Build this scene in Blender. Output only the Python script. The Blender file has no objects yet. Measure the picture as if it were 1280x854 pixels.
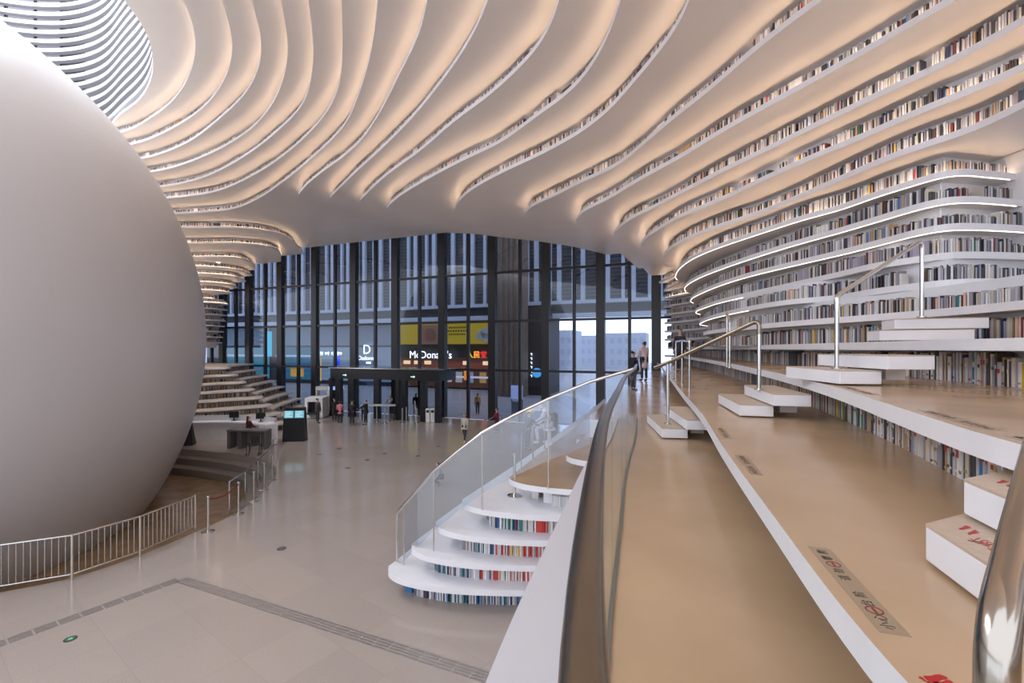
import bpy, bmesh, math, random
import numpy as np
from mathutils import Vector, Matrix
from mathutils.geometry import tessellate_polygon

R = random.Random(7)
scene = bpy.context.scene
COL = scene.collection
PI = math.pi

# ------------------------------------------------------------------ survey
# The hall is surveyed from the photograph: eye 5.4 m above the hall floor,
# focal length 560 px on a 1280 px wide frame, horizon at row 436.
EYE, FOC, HX, HY = 5.4, 560.0, 640.0, 436.0
def at_z(x, y, z):
    Y = (EYE - z) * FOC / (y - HY)
    return ((x - HX) / FOC * Y, Y)
def at_Y(x, y, Y):
    return ((x - HX) / FOC * Y, Y, EYE - (y - HY) / FOC * Y)
def facade_Y(X):            # the glass front runs at an angle to the view
    return 32.98 - 0.3916 * X
def on_facade(x, y, d0=32.98):
    Y = d0 / (1 + 0.3916 * (x - HX) / FOC)
    return at_Y(x, y, Y)

# ------------------------------------------------------------------ materials
def principled(name, col, rough=0.5, metal=0.0, spec=0.5, emit=None, estr=0.0, coat=0.0):
    m = bpy.data.materials.new(name); m.use_nodes = True
    b = m.node_tree.nodes['Principled BSDF']
    b.inputs['Base Color'].default_value = (*col, 1)
    b.inputs['Roughness'].default_value = rough
    b.inputs['Metallic'].default_value = metal
    b.inputs['Specular IOR Level'].default_value = spec
    b.inputs['Coat Weight'].default_value = coat
    if emit:
        b.inputs['Emission Color'].default_value = (*emit, 1)
        b.inputs['Emission Strength'].default_value = estr
    return m
def noisy(name, c1, c2, scale=8.0, rough=0.4, detail=4.0, spec=0.5, metal=0.0, r2=None, coat=0.0):
    m = principled(name, c1, rough, metal, spec, coat=coat)
    nt = m.node_tree; b = nt.nodes['Principled BSDF']
    tc = nt.nodes.new('ShaderNodeTexCoord'); n = nt.nodes.new('ShaderNodeTexNoise')
    n.inputs['Scale'].default_value = scale; n.inputs['Detail'].default_value = detail
    nt.links.new(tc.outputs['Object'], n.inputs['Vector'])
    r = nt.nodes.new('ShaderNodeValToRGB')
    r.color_ramp.elements[0].position = .35; r.color_ramp.elements[1].position = .65
    r.color_ramp.elements[0].color = (*c1, 1); r.color_ramp.elements[1].color = (*c2, 1)
    nt.links.new(n.outputs['Fac'], r.inputs['Fac']); nt.links.new(r.outputs['Color'], b.inputs['Base Color'])
    if r2 is not None:
        mr = nt.nodes.new('ShaderNodeMapRange')
        mr.inputs['To Min'].default_value = rough; mr.inputs['To Max'].default_value = r2
        nt.links.new(n.outputs['Fac'], mr.inputs['Value']); nt.links.new(mr.outputs['Result'], b.inputs['Roughness'])
    return m
def emission(name, col, s):
    m = bpy.data.materials.new(name); m.use_nodes = True
    nt = m.node_tree; nt.nodes.clear()
    e = nt.nodes.new('ShaderNodeEmission'); o = nt.nodes.new('ShaderNodeOutputMaterial')
    e.inputs['Color'].default_value = (*col, 1); e.inputs['Strength'].default_value = s
    nt.links.new(e.outputs[0], o.inputs[0]); return m
def glass(name, tint, gloss=0.06, rough=0.0, edge=1.0):
    m = bpy.data.materials.new(name); m.use_nodes = True
    nt = m.node_tree; nt.nodes.clear()
    t = nt.nodes.new('ShaderNodeBsdfTransparent'); g = nt.nodes.new('ShaderNodeBsdfGlossy')
    f = nt.nodes.new('ShaderNodeFresnel'); f.inputs['IOR'].default_value = 1.45
    mu = nt.nodes.new('ShaderNodeMath'); mu.operation = 'MULTIPLY_ADD'
    mu.inputs[1].default_value = edge; mu.inputs[2].default_value = gloss - 0.034
    mx = nt.nodes.new('ShaderNodeMixShader'); o = nt.nodes.new('ShaderNodeOutputMaterial')
    t.inputs['Color'].default_value = (*tint, 1); g.inputs['Roughness'].default_value = rough
    g.inputs['Color'].default_value = (.88, .94, 1, 1)
    ge = nt.nodes.new('ShaderNodeNewGeometry'); fb = nt.nodes.new('ShaderNodeMath'); fb.operation = 'MULTIPLY_ADD'   # reflect once, at the outer face
    fb.inputs[1].default_value = -1.0; fb.inputs[2].default_value = 1.0
    pr = nt.nodes.new('ShaderNodeMath'); pr.operation = 'MULTIPLY'
    nt.links.new(ge.outputs['Backfacing'], fb.inputs[0]); nt.links.new(f.outputs[0], mu.inputs[0])
    nt.links.new(mu.outputs[0], pr.inputs[0]); nt.links.new(fb.outputs[0], pr.inputs[1]); nt.links.new(pr.outputs[0], mx.inputs[0])
    nt.links.new(t.outputs[0], mx.inputs[1]); nt.links.new(g.outputs[0], mx.inputs[2])
    nt.links.new(mx.outputs[0], o.inputs[0]); return m
def tiled(name, c1, c2, joint, size, rough, ang=0.0, jw=0.004, speck=60):
    """stone slabs: fine speckle, thin joints"""
    m = noisy(name, c1, c2, speck, rough)
    nt = m.node_tree; b = nt.nodes['Principled BSDF']
    src = b.inputs['Base Color'].links[0].from_socket
    tc = nt.nodes.new('ShaderNodeTexCoord'); mp = nt.nodes.new('ShaderNodeMapping')
    mp.inputs['Rotation'].default_value = (0, 0, ang)
    nt.links.new(tc.outputs['Object'], mp.inputs['Vector'])
    br = nt.nodes.new('ShaderNodeTexBrick'); br.offset = 0.0
    br.inputs['Scale'].default_value = 1.0; br.inputs['Mortar Size'].default_value = jw
    br.inputs['Brick Width'].default_value = size[0]; br.inputs['Row Height'].default_value = size[1]
    br.inputs['Color1'].default_value = (1, 1, 1, 1); br.inputs['Color2'].default_value = (.93, .93, .94, 1)
    br.inputs['Mortar'].default_value = (*joint, 1)
    nt.links.new(mp.outputs[0], br.inputs['Vector'])
    mx = nt.nodes.new('ShaderNodeMix'); mx.data_type = 'RGBA'; mx.blend_type = 'MULTIPLY'
    mx.inputs['Factor'].default_value = 1.0
    nt.links.new(src, mx.inputs['A']); nt.links.new(br.outputs['Color'], mx.inputs['B'])
    nt.links.new(mx.outputs['Result'], b.inputs['Base Color'])
    return m

M = {}
M['white'] = noisy('white_paint', (.78, .77, .79), (.82, .81, .82), 3, .42)
M['soffit'] = noisy('soffit_plaster', (.86, .81, .77), (.89, .84, .80), .4, .38)
M['tan'] = noisy('tan_resin', (.47, .315, .185), (.52, .355, .215), 1.3, .14, r2=.3, spec=.6)
M['tread'] = noisy('step_tread', (.50, .39, .29), (.55, .43, .33), 40, .45)
M['floor'] = tiled('terrazzo', (.36, .305, .265), (.46, .39, .34), (.84, .83, .82), (1.2, 1.2), .12, 0.62, .004, 70)
M['pit'] = noisy('pit_timber', (.30, .19, .10), (.38, .25, .14), 2, .22)
M['pitstep'] = noisy('pit_stone', (.26, .23, .20), (.32, .28, .25), 20, .35)
M['steel'] = principled('brushed_steel', (.62, .60, .57), .22, 1.0)
M['chrome'] = principled('polished_steel', (.72, .69, .65), .08, 1.0)
M['bronze'] = noisy('satin_handrail', (.25, .215, .17), (.30, .26, .20), 3, .26, metal=1.0)
M['nearsteel'] = principled('near_handrail_steel', (.46, .41, .35), .16, 1.0)
M['black'] = principled('black_frame', (.012, .012, .014), .38)
M['charcoal'] = principled('charcoal', (.035, .035, .04), .5)
M['glass'] = glass('clear_glass', (.93, .96, .97), .012, edge=.3)
M['glass_seam'] = principled('glass_seam', (.16, .15, .12), .35)
M['sglass'] = glass('stair_glass', (.84, .90, .96), .24)
M['louvre_paint'] = principled('louvre_paint', (.35, .35, .37), .4)
M['pane'] = glass('window_glass', (.52, .57, .65), .06)
M['led'] = emission('warm_led', (1.0, .70, .47), 5.8)
M['ledw'] = emission('white_led', (1.0, .88, .74), 2.2)
M['skylight'] = emission('skylight_glass', (.90, .94, 1.0), 6.0)
M['sphere'] = tiled('sphere_shell', (.60, .58, .57), (.63, .61, .60), (.93, .93, .93), (2.6, 1.8), .34, 0, .006, 200)
M['ledge'] = principled('ledge_paint', (.56, .54, .56), .45)
M['red'] = principled('red_vinyl', (.45, .012, .012), .5)
M['darkred'] = principled('dark_red_vinyl', (.22, .02, .02), .5)
M['ink'] = principled('black_vinyl', (.03, .025, .02), .5)
M['sticker'] = principled('brown_sticker', (.34, .25, .16), .42)
M['tactile'] = principled('tactile_steel', (.36, .33, .31), .34, .6)
M['green'] = principled('green_sign', (.02, .22, .10), .4)

# ------------------------------------------------------------------ mesh builder
class MB:
    def __init__(s): s.v, s.f, s.m = [], [], []
    def add(s, vs, fs, mi=0):
        b = len(s.v); s.v += [tuple(p) for p in vs]
        for f in fs: s.f.append(tuple(b + i for i in f)); s.m.append(mi)
        return s
    def box(s, cx, cy, cz, sx, sy, sz, rz=0.0, mi=0):
        c, n = math.cos(rz), math.sin(rz); vs = []
        for z in (-.5, .5):
            for x, y in ((-.5, -.5), (.5, -.5), (.5, .5), (-.5, .5)):
                X, Y = x * sx, y * sy
                vs.append((cx + X * c - Y * n, cy + X * n + Y * c, cz + z * sz))
        return s.add(vs, [(3, 2, 1, 0), (4, 5, 6, 7), (0, 1, 5, 4), (1, 2, 6, 5), (2, 3, 7, 6), (3, 0, 4, 7)], mi)
    def prism(s, poly, z0, z1, mi=0, mtop=None, mbot=None):
        n = len(poly)
        area = sum(poly[i][0] * poly[(i + 1) % n][1] - poly[(i + 1) % n][0] * poly[i][1] for i in range(n))
        if area < 0: poly = poly[::-1]
        tris = tessellate_polygon([[Vector((x, y, 0)) for x, y in poly]])
        b = len(s.v)
        s.v += [(x, y, z0) for x, y in poly] + [(x, y, z1) for x, y in poly]
        for t in tris:
            (x0, y0), (x1, y1), (x2, y2) = (poly[i] for i in t)
            if (x1 - x0) * (y2 - y0) - (x2 - x0) * (y1 - y0) < 0: t = t[::-1]
            s.f.append(tuple(b + n + i for i in t)); s.m.append(mi if mtop is None else mtop)
            s.f.append(tuple(b + i for i in reversed(t))); s.m.append(mi if mbot is None else mbot)
        for i in range(n):
            j = (i + 1) % n
            s.f.append((b + i, b + j, b + n + j, b + n + i)); s.m.append(mi)
        return s
    def wall(s, line, z0, z1, mi=0, t=0.0):
        """a standing sheet along a plan line (z0, z1 may be lists)"""
        n = len(line); b = len(s.v)
        zz0 = z0 if hasattr(z0, '__len__') else [z0] * n
        zz1 = z1 if hasattr(z1, '__len__') else [z1] * n
        s.v += [(line[i][0], line[i][1], zz0[i]) for i in range(n)] + [(line[i][0], line[i][1], zz1[i]) for i in range(n)]
        for i in range(n - 1):
            q = (b + i, b + i + 1, b + n + i + 1, b + n + i); s.f.append(q[::-1] if t else q); s.m.append(mi)
        if t:
            off = offset(line, t, keep=True); c = len(s.v)
            s.v += [(off[i][0], off[i][1], zz0[i]) for i in range(n)] + [(off[i][0], off[i][1], zz1[i]) for i in range(n)]
            for i in range(n - 1):
                s.f.append((c + i, c + i + 1, c + n + i + 1, c + n + i)); s.m.append(mi)
                s.f.append((c + n + i, c + n + i + 1, b + n + i + 1, b + n + i)); s.m.append(mi)
                s.f.append((c + i + 1, c + i, b + i, b + i + 1)); s.m.append(mi)
            for i, k in ((0, 0), (n - 1, 1)):
                q = (b + i, b + n + i, c + n + i, c + i); s.f.append(q[::-1] if k else q); s.m.append(mi)
        return s
    def tube(s, path, r, seg=10, mi=0, cap=True, flat=1.0):
        path = [Vector(p) for p in path]; n = len(path); b = len(s.v)
        up = Vector((0, 0, 1)); prev = None
        for i, p in enumerate(path):
            d = (path[min(i + 1, n - 1)] - path[max(i - 1, 0)]).normalized()
            if prev is None:
                a = up if abs(d.z) < .9 else Vector((1, 0, 0))
                u = d.cross(a).normalized()
            else:
                u = (prev - d * prev.dot(d)).normalized()
            prev = u; w = d.cross(u)
            rr = r[i] if hasattr(r, '__len__') else r
            for k in range(seg):
                a = 2 * PI * k / seg
                s.v.append(tuple(p + u * math.cos(a) * rr + w * math.sin(a) * rr * flat))
        for i in range(n - 1):
            for k in range(seg):
                k2 = (k + 1) % seg
                s.f.append((b + i * seg + k, b + i * seg + k2, b + (i + 1) * seg + k2, b + (i + 1) * seg + k)); s.m.append(mi)
        if cap:
            s.f.append(tuple(b + k for k in range(seg))[::-1]); s.m.append(mi)
            s.f.append(tuple(b + (n - 1) * seg + k for k in range(seg))); s.m.append(mi)
        return s
    def lathe(s, prof, c=(0, 0, 0), seg=24, mi=0):
        b = len(s.v); n = len(prof)
        for r, z in prof:
            for k in range(seg):
                a = 2 * PI * k / seg; s.v.append((c[0] + r * math.cos(a), c[1] + r * math.sin(a), c[2] + z))
        for i in range(n - 1):
            for k in range(seg):
                k2 = (k + 1) % seg
                s.f.append((b + i * seg + k, b + i * seg + k2, b + (i + 1) * seg + k2, b + (i + 1) * seg + k)); s.m.append(mi)
        s.f.append(tuple(b + k for k in range(seg))[::-1]); s.m.append(mi)
        s.f.append(tuple(b + (n - 1) * seg + k for k in range(seg))); s.m.append(mi)
        return s
    def move(s, dx, dy, dz):
        s.v = [(x + dx, y + dy, z + dz) for x, y, z in s.v]; return s
    def mesh(s, name, mats, smooth=False):
        me = bpy.data.meshes.new(name); me.from_pydata(s.v, [], s.f)
        for m in mats: me.materials.append(m)
        me.polygons.foreach_set('material_index', s.m)
        if smooth: me.polygons.foreach_set('use_smooth', [True] * len(s.f))
        me.update(); return me
    def build(s, name, mats, parent=None, smooth=False, bevel=0.0, **tags):
        if not isinstance(mats, (list, tuple)): mats = [mats]
        o = bpy.data.objects.new(name, s.mesh(name, mats, smooth)); COL.objects.link(o)
        if parent is not None: o.parent = parent
        if smooth == 'auto' or (smooth and bevel == 0):
            try: o.data.set_sharp_from_angle(angle=math.radians(40))
            except Exception: pass
        if bevel:
            b = o.modifiers.new('edge', 'BEVEL'); b.width = bevel; b.segments = 2; b.limit_method = 'ANGLE'
        for k, val in tags.items(): o[k] = val
        return o
def thing(name, label, cat, loc=(0, 0, 0), rz=0.0, group=None):
    o = bpy.data.objects.new(name, None); COL.objects.link(o); o.location = loc; o.rotation_euler = (0, 0, rz)
    o.empty_display_size = .1; o['label'] = label; o['category'] = cat
    if group: o['group'] = group
    return o
def tag(o, label, cat, group=None, kind=None):
    o['label'] = label; o['category'] = cat
    if group: o['group'] = group
    if kind: o['kind'] = kind
    return o
def struct(mb, name, mats, parent=None, smooth=False, bevel=0.0):
    return mb.build(name, mats, parent, smooth, bevel, kind='structure')

# ------------------------------------------------------------------ plan curves
def resample(pts, step):
    p = np.array(pts, float); d = np.r_[0, np.cumsum(np.hypot(*np.diff(p, axis=0).T))]
    n = max(2, int(round(d[-1] / step)) + 1); t = np.linspace(0, d[-1], n)
    return np.c_[np.interp(t, d, p[:, 0]), np.interp(t, d, p[:, 1])]
def smooth_curve(pts, step=.25, sigma=.5, it=1):
    p = np.array(pts, float)
    # Catmull-Rom through the surveyed points, then a light blur along the length
    q = []
    e = np.r_[[2 * p[0] - p[1]], p, [2 * p[-1] - p[-2]]]
    for i in range(len(p) - 1):
        p0, p1, p2, p3 = e[i], e[i + 1], e[i + 2], e[i + 3]
        a0 = 0.; a1 = a0 + max(np.hypot(*(p1 - p0)), 1e-6) ** .5; a2 = a1 + max(np.hypot(*(p2 - p1)), 1e-6) ** .5; a3 = a2 + max(np.hypot(*(p3 - p2)), 1e-6) ** .5
        for t in np.linspace(a1, a2, 12, endpoint=False):
            A1 = (a1 - t) / (a1 - a0) * p0 + (t - a0) / (a1 - a0) * p1
            A2 = (a2 - t) / (a2 - a1) * p1 + (t - a1) / (a2 - a1) * p2
            A3 = (a3 - t) / (a3 - a2) * p2 + (t - a2) / (a3 - a2) * p3
            B1 = (a2 - t) / (a2 - a0) * A1 + (t - a0) / (a2 - a0) * A2
            B2 = (a3 - t) / (a3 - a1) * A2 + (t - a1) / (a3 - a1) * A3
            q.append((a2 - t) / (a2 - a1) * B1 + (t - a1) / (a2 - a1) * B2)
    q.append(p[-1]); q = resample(q, step)
    if sigma > 0 and len(q) > 8:
        k = int(3 * sigma / step); w = np.exp(-.5 * (np.arange(-k, k + 1) * step / sigma) ** 2); w /= w.sum()
        for _ in range(it):
            pad = np.r_[2 * q[0] - q[k:0:-1], q, 2 * q[-1] - q[-2:-k - 2:-1]] if len(q) > k + 1 else None
            if pad is not None:
                q = np.c_[np.convolve(pad[:, 0], w, 'valid'), np.convolve(pad[:, 1], w, 'valid')]
    return q
def normals(p):
    t = np.gradient(np.array(p, float), axis=0); t /= np.maximum(np.hypot(t[:, 0], t[:, 1]), 1e-9)[:, None]
    return np.c_[t[:, 1], -t[:, 0]], t       # right-hand side of the run, and the run
def offset(p, d, keep=False):
    p = np.array(p, float); n, _ = normals(p); q = p + n * d
    if keep: return q
    ok = np.ones(len(q), bool)
    for i in range(len(q)):
        if np.min(np.hypot(p[:, 0] - q[i, 0], p[:, 1] - q[i, 1])) < abs(d) * .93: ok[i] = False
    return q[ok] if ok.sum() > 3 else q
def cut_at_facade(p, gap=.35):
    out = []
    for i, (x, y) in enumerate(p):
        if y > facade_Y(x) - gap:
            if out:
                x0, y0 = out[-1]
                for k in range(20):
                    t = (k + 1) / 20; xx, yy = x0 + (x - x0) * t, y0 + (y - y0) * t
                    if yy > facade_Y(xx) - gap: break
                out.append((xx, yy))
            break
        out.append((x, y))
    return np.array(out)
# ------------------------------------------------------------------ the shelf tiers (contour lines of the hall's inner shell)
STEP, THK = .53, .12
def zb(k): return 5.38 + STEP * k            # underside of tier k
# surveyed underside edges, each at its own level: right-hand tiers run from behind the viewer to the glass front
TR = {
 2: [(1270,358),(1227,357),(1186,358),(1152,361.5),(1096,368),(1040,376.5),(989,380.5),(932,389),(895,397),(882,401),(877,403.5)],
 3: [(1265,324),(1209,323),(1186,323),(1152,328),(1091,336.5),(1060,344),(989,359),(932,371),(895,380),(878,386),(872,388)],
 4: [(1261,289),(1209,287),(1186,287),(1152,293),(1096,307.5),(1050,319),(989,333),(932,347),(895,359),(872,369),(865,373)],
 5: [(1258,256),(1209,253),(1182,254),(1152,261),(1096,277.5),(1050,291),(989,308),(932,326),(895,339),(871,349),(857,358)],
 6: [(1254,223),(1227,221),(1205,218),(1181,220),(1152,229),(1096,246),(1050,262.5),(1007,274),(951,292),(895,311),(867,323),(850,335),(845,342)],
 7: [(1280,134),(1219,165),(1135,191),(1051,226),(1000,248),(951,268),(895,286),(857,301),(839,311),(829,322)],
 8: [(1280,89),(1230,111),(1152,141),(1085,171),(1018,198),(961,223),(900,252),(850,272),(826,286),(811,295),(800,310)],
 9: [(1280,30),(1206,72),(1129,107),(1051,144),(961,188),(910,212),(850,243),(818,260),(796,270),(775,284),(767,294)],
 10: [(1196,0),(1065,76),(907,163),(850,198),(804,223),(761,249),(727,266),(720,279)],
 11: [(1028,0),(984,32),(934,72),(884,116),(850,142),(811,175),(771,208),(727,228),(694,245),(667,257),(656,266)],
 12: [(862,0),(855,20),(828,60),(794,101),(761,138),(727,165),(677,193),(626,217),(586,240),(569,260)],
 13: [(776,0),(761,44),(737,87),(710,117),(673,144),(626,178),(576,202),(526,229),(495,249),(485,265)],
 14: [(699,0),(694,20),(674,57),(653,81),(613,118),(569,151),(526,188),(485,218),(458,243),(450,256)],
 15: [(610,0),(603,20),(579,64),(543,114),(512,151),(475,188),(442,218),(418,242),(412,250)],
 16: [(534,0),(526,37),(499,94),(475,141),(452,175),(428,197),(403,215),(380,235),(374.5,248)],
 17: [(472,0),(470,27),(462,74),(445,128),(430,158),(386,201.5),(353,228),(322.5,248.6),(289,262),(232,267)],
 18: [(427,0),(428,67),(423,111),(403,148),(363,188),(319,218),(269,240),(223,247)],
 19: [(385,0),(390,34),(391,84),(380,128),(346,165),(302,198),(255,222),(215,232)],
 20: [(351,0),(356,27),(360,67),(349,114),(322,154),(285,181),(242,201),(203,213)],
 21: [(314,0),(324,34),(326,74),(309,114),(275,148),(235,178),(190,196)],
 22: [(277,0),(285,23),(290.6,60),(282,97),(255,134),(215,161),(176,178)],
 23: [(228,0),(238.5,20),(244.5,57),(238,91),(218,124),(188,148),(161,163)],
 24: [(154,0),(168,17),(181,37),(190,64),(190,94),(175,124),(148,145)],
}
ENDX = {12: 6.8, 13: 5.5, 14: 4.0, 15: 2.4, 16: .6, 11: 7.8, 10: 8.5, 9: 9.2, 8: 9.5, 7: 9.8}
AFTER = {  # past the point of each promontory, back towards the glass
 7: [(841,339)], 8: [(809,323),(827,331)], 9: [(769,300),(779,310)], 10: [(724,287),(737,296),(760,306)],
 11: [(658,273),(685,288),(722,297),(752,303),(779,312)], 12: [(574,273),(590,281),(640,291)],
}
AFT_XY = {13: [(-4.6,25.0),(0,27.6)], 14: [(-6.2,26.2),(-1,29.6)], 15: [(-8.3,27.2),(-3,30.8)], 16: [(-10.9,28.6),(-5,32.6)]}
# left-hand tiers, from behind the globe to the glass front
TL = {
 16: [(238,285),(290,285),(325.5,288),(353.6,295),(369,305),(376,315.5)],
 15: [(248,305),(290,304.5),(325,307),(345,312),(351,320),(353,329)],
 14: [(250,322),(285,322),(303,324),(310,327),(318,333),(323,340)],
 13: [(252,334),(290,337),(308,341.5),(319,346.5)],
 12: [(255,343),(290,346),(305,351),(311,354.5)],
 11: [(257,353.5),(285,356),(298,360.5)], 10: [(258,363.5),(280,365.5),(289,367.5)],
 9: [(260,374),(277,376)],
}
tiers = {}          # k -> list of plan curves (atrium on the left of the run)
shown = {}          # k -> how far along each curve the camera side extension reaches
for k, tr in TR.items():
    z = zb(k); p = [at_z(x, y, z) for x, y in tr]
    if k <= 6:
        tipx, tipy = p[-1]
        pre = [(14, p[0][1] + .9), (11, p[0][1] + .45)]
        p = pre + p + [(tipx + .55, tipy + 1.5), (tipx + 2.0, tipy + 3.6), (10.4, 25.2), (9.95, 27.6), (9.7, 29.6)]
        c = smooth_curve(p, .2, .22)
    elif k <= 16:
        (x0, y0), (x1, y1) = p[0], p[1]
        d = np.array((x0 - x1, y0 - y1)); d /= np.hypot(*d)
        e = d if k > 10 else (np.array((.0, -1.)) if k < 10 else d)
        pre = [(x0 + e[0] * s, y0 + e[1] * s) for s in (14, 9, 5, 2)]
        p = pre + p + [at_z(x, y, z) for x, y in AFTER.get(k, [])] + AFT_XY.get(k, [])
        if k < 9: p += [(9.2, 24.5)]
        xe = ENDX[k]; p += [(xe, facade_Y(xe) + .2)]
        c = smooth_curve(p, .22, .38)
    else:
        (x0, y0), (x1, y1) = p[0], p[1]
        d = np.array((x0 - x1, y0 - y1)); d /= np.hypot(*d)
        pre = [(x0 + d[0] * s, y0 + d[1] * s) for s in (16, 10, 5, 2)]
        (xa, ya), (xb, yb) = p[-2], p[-1]
        g = np.array((xb - xa, yb - ya)); g /= np.hypot(*g)
        post = [(xb + g[0] * s, yb + g[1] * s * .6) for s in (2, 5, 10, 18, 30)]
        if k == 24:      # the oculus closes on itself above the globe
            post = [(-24.2, 26.4), (-28, 27.4), (-32.5, 26.4), (-36.5, 23), (-38.5, 18), (-38.5, 12)]
            pre = [(-15.5, 1), (-13.6, 5), (-12.7, 9), (-12.9, 13)]
        c = smooth_curve(pre + p + post, .22, .45)
    tiers.setdefault(k, []).append(('R' if k <= 16 else 'W', cut_at_facade(c) if k <= 16 else c))
# tiers 0 and 1 lie at eye level, where the photograph gives no depth: they follow the tier above and the terrace below
D_EDGE = [(3.2,-8),(3.5,-3),(3.75,0),(4.15,2.3),(4.6,4.0),(4.95,5.4),(5.4,6.9),(6.0,9.2),(6.9,13),(7.9,17.3),(9.0,21),(10.1,25),(10.1,27.5),(9.9,29.6)]
F_EDGE = [(5.9,-8),(6.0,0),(6.25,3.4),(6.6,5.6),(6.75,7.0),(6.55,8.6),(6.35,10.2),(6.4,12.5),(6.75,15),(7.5,17.6),(8.6,19.6),(9.9,22.4),(10.3,25.2),(9.95,27.6),(9.7,29.6)]
tiers[0] = [('R', cut_at_facade(smooth_curve(D_EDGE, .2, .4)))]
tiers[1] = [('R', cut_at_facade(smooth_curve(F_EDGE, .2, .4)))]
for k in range(0, 17):
    z = zb(k)
    if k in TL: p = [at_z(x, y, z) for x, y in TL[k]]
    else:
        x, y = -28.6 + .12 * k, 41.0 + .1 * k
        p = [(x - 2.6, y - 1.0), (x - 1, y - .7), (x, y + .4)]
    (xt, yt) = p[-1]
    ext = [(xt + .15, yt + 1.2)] if facade_Y(xt) - yt > 1.2 else []
    p = [(-46, p[0][1] - .8), (-34, p[0][1] - .5), (p[0][0] - 3, p[0][1] - .15)] + p + ext + [(xt + .2, facade_Y(xt) + 1)]
    c = cut_at_facade(smooth_curve(p, .22, .3))
    tiers[k].append(('L', c[::-1]))

FX0, FX1 = 26.0, -62.0
def slab_polygon(side, c):
    c = [tuple(q) for q in c]
    if side == 'R':
        xe = c[-1][0]
        if c[0][0] > 12:       # stops against the end pier: closes to the right
            return c + [(FX0, facade_Y(FX0) - .3), (FX0, c[0][1])]
        return c + [(FX0, facade_Y(FX0) - .3), (FX0, c[0][1])]
    if side == 'L':
        return c + [(FX1, c[-1][1]), (FX1, facade_Y(FX1) - .3)]
    return c + [(FX1, c[-1][1]), (FX1, facade_Y(FX1) - .3), (FX0, facade_Y(FX0) - .3), (FX0, c[0][1])]
for k in sorted(tiers):
    if k == 0: continue
    for side, c in tiers[k]:
        mb = MB(); mb.prism(slab_polygon(side, c), zb(k), zb(k) + THK, 0, 0, 1)
        struct(mb, 'ceiling' if k > 16 else ('wall_right' if side == 'R' else 'wall_left'), [M['white'], M['soffit']])
for k in sorted(tiers):
    for side, c in tiers[k]:
        if k == 24: continue
        top = zb(k + 1)
        back = offset(c, .46) if not (k == 0 and side == 'R') else offset(tiers[1][0][1], .42)
        mb = MB(); mb.wall(back, zb(k) + THK, top, 0)
        struct(mb, 'trim_' + str(k + 1), [M['white']])
        if k >= (6 if side == 'R' else 8):
            # a warm light line lies along the top of every tier, behind its lip
            a = offset(c, .06, True); b = offset(c, .095, True); mb = MB(); n = len(a); zz = zb(k) + THK + .003
            mb.v = [(x, y, zz + .014) for x, y in a] + [(x, y, zz) for x, y in b]
            for i in range(n - 1): mb.f.append((i, n + i, n + i + 1, i + 1)); mb.m.append(0)
            o = mb.build('light_line', [M['led']]); tag(o, None, None); del o['label']; del o['category']; o['kind'] = 'structure'
        if side == 'R' and 2 <= k <= 6:
            # the white light line under the lip of the five tiers above the rail, from the pier round the point
            q = c[(c[:, 0] < 9.35)]; j = int(np.argmin(q[:, 0] - .001 * q[:, 1]))
            j = int(np.argmax(q[:, 1] > q[:, 1].max() - 12)) if False else j
            y_tip = q[int(np.argmin(np.abs(q[:, 1] - 19.4))), 1]
            q = q[(q[:, 1] < 20.6)]
            q = q[q[:, 1] > 12.2] if k <= 3 else q
            q = np.array(offset(q, .004, True)); q2 = offset(q, .016, True)
            mb = MB(); n = len(q); z0, z1 = zb(k) - .010, zb(k) - .001
            for P_, z_ in ((q, z0), (q2, z0), (q2, z1), (q, z1)): mb.v += [(x, y, z_) for x, y in P_]
            for i in range(n - 1):
                for a_, b_ in ((0, 1), (1, 2), (2, 3), (3, 0)):
                    mb.f.append((a_ * n + i, b_ * n + i, b_ * n + i + 1, a_ * n + i + 1)); mb.m.append(0)
            o = mb.build('light_line', [M['ledw']]); o['kind'] = 'structure'

# end pier beside the shelves
mb = MB(); mb.box(11.72, 9.3, (zb(1) + THK + zb(7)) / 2, 4.6, 5.2, zb(7) - zb(1) - THK)
struct(mb, 'wall_end', [M['white']], bevel=.06)

# ------------------------------------------------------------------ walkway and terraces on the right
ZA, ZB_, ZC, ZD = 4.0, 4.5, 5.0, 5.5
RAIL = [(-.10,-6),(-.04,-2),(.02,0),(.054,.4),(.10,.62),(.227,1.22),(.41,2.0),(.66,2.9),(.89,3.7),(1.14,4.6),(1.48,5.7),(1.82,6.7),(2.5,9.0)]
rail_c = smooth_curve(RAIL, .12, .25)
A_EDGE = [(2.5,9.15),(3.55,12.5),(5.2,18),(7.0,24),(8.3,29),(8.5,30.2)]
B_EDGE = [(.72,-8),(.82,-2),(.95,.3),(1.05,1.2),(1.36,2.25),(1.95,4.15),(2.6,6.1),(3.45,9),(4.6,12.8),(6.3,18.5),(8.0,24),(9.3,28.6),(9.5,30)]
C_EDGE = [(1.5,-8),(1.65,-2),(1.85,.5),(2.1,1.85),(2.38,2.5),(2.7,3.2),(3.25,4.4),(4.05,6.45),(5.1,9.6),(6.7,14.6),(8.2,20.2),(9.4,25),(9.9,29.8)]
def edge(e, s=.35): return cut_at_facade(smooth_curve(e, .15, s))
eA, eB, eC, eD = edge(A_EDGE), edge(B_EDGE), edge(C_EDGE), tiers[0][0][1]
ledge_c = offset(rail_c, -.45, True)
polyA = [tuple(q) for q in ledge_c if q[1] < 9.0] + [tuple(q) for q in eA] + [(14, facade_Y(14) - .3), (14, -6)]
struct(MB().prism(polyA, ZA - THK, ZA, 0, 1, 0), 'floor_walkway', [M['white'], M['tan']])
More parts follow.
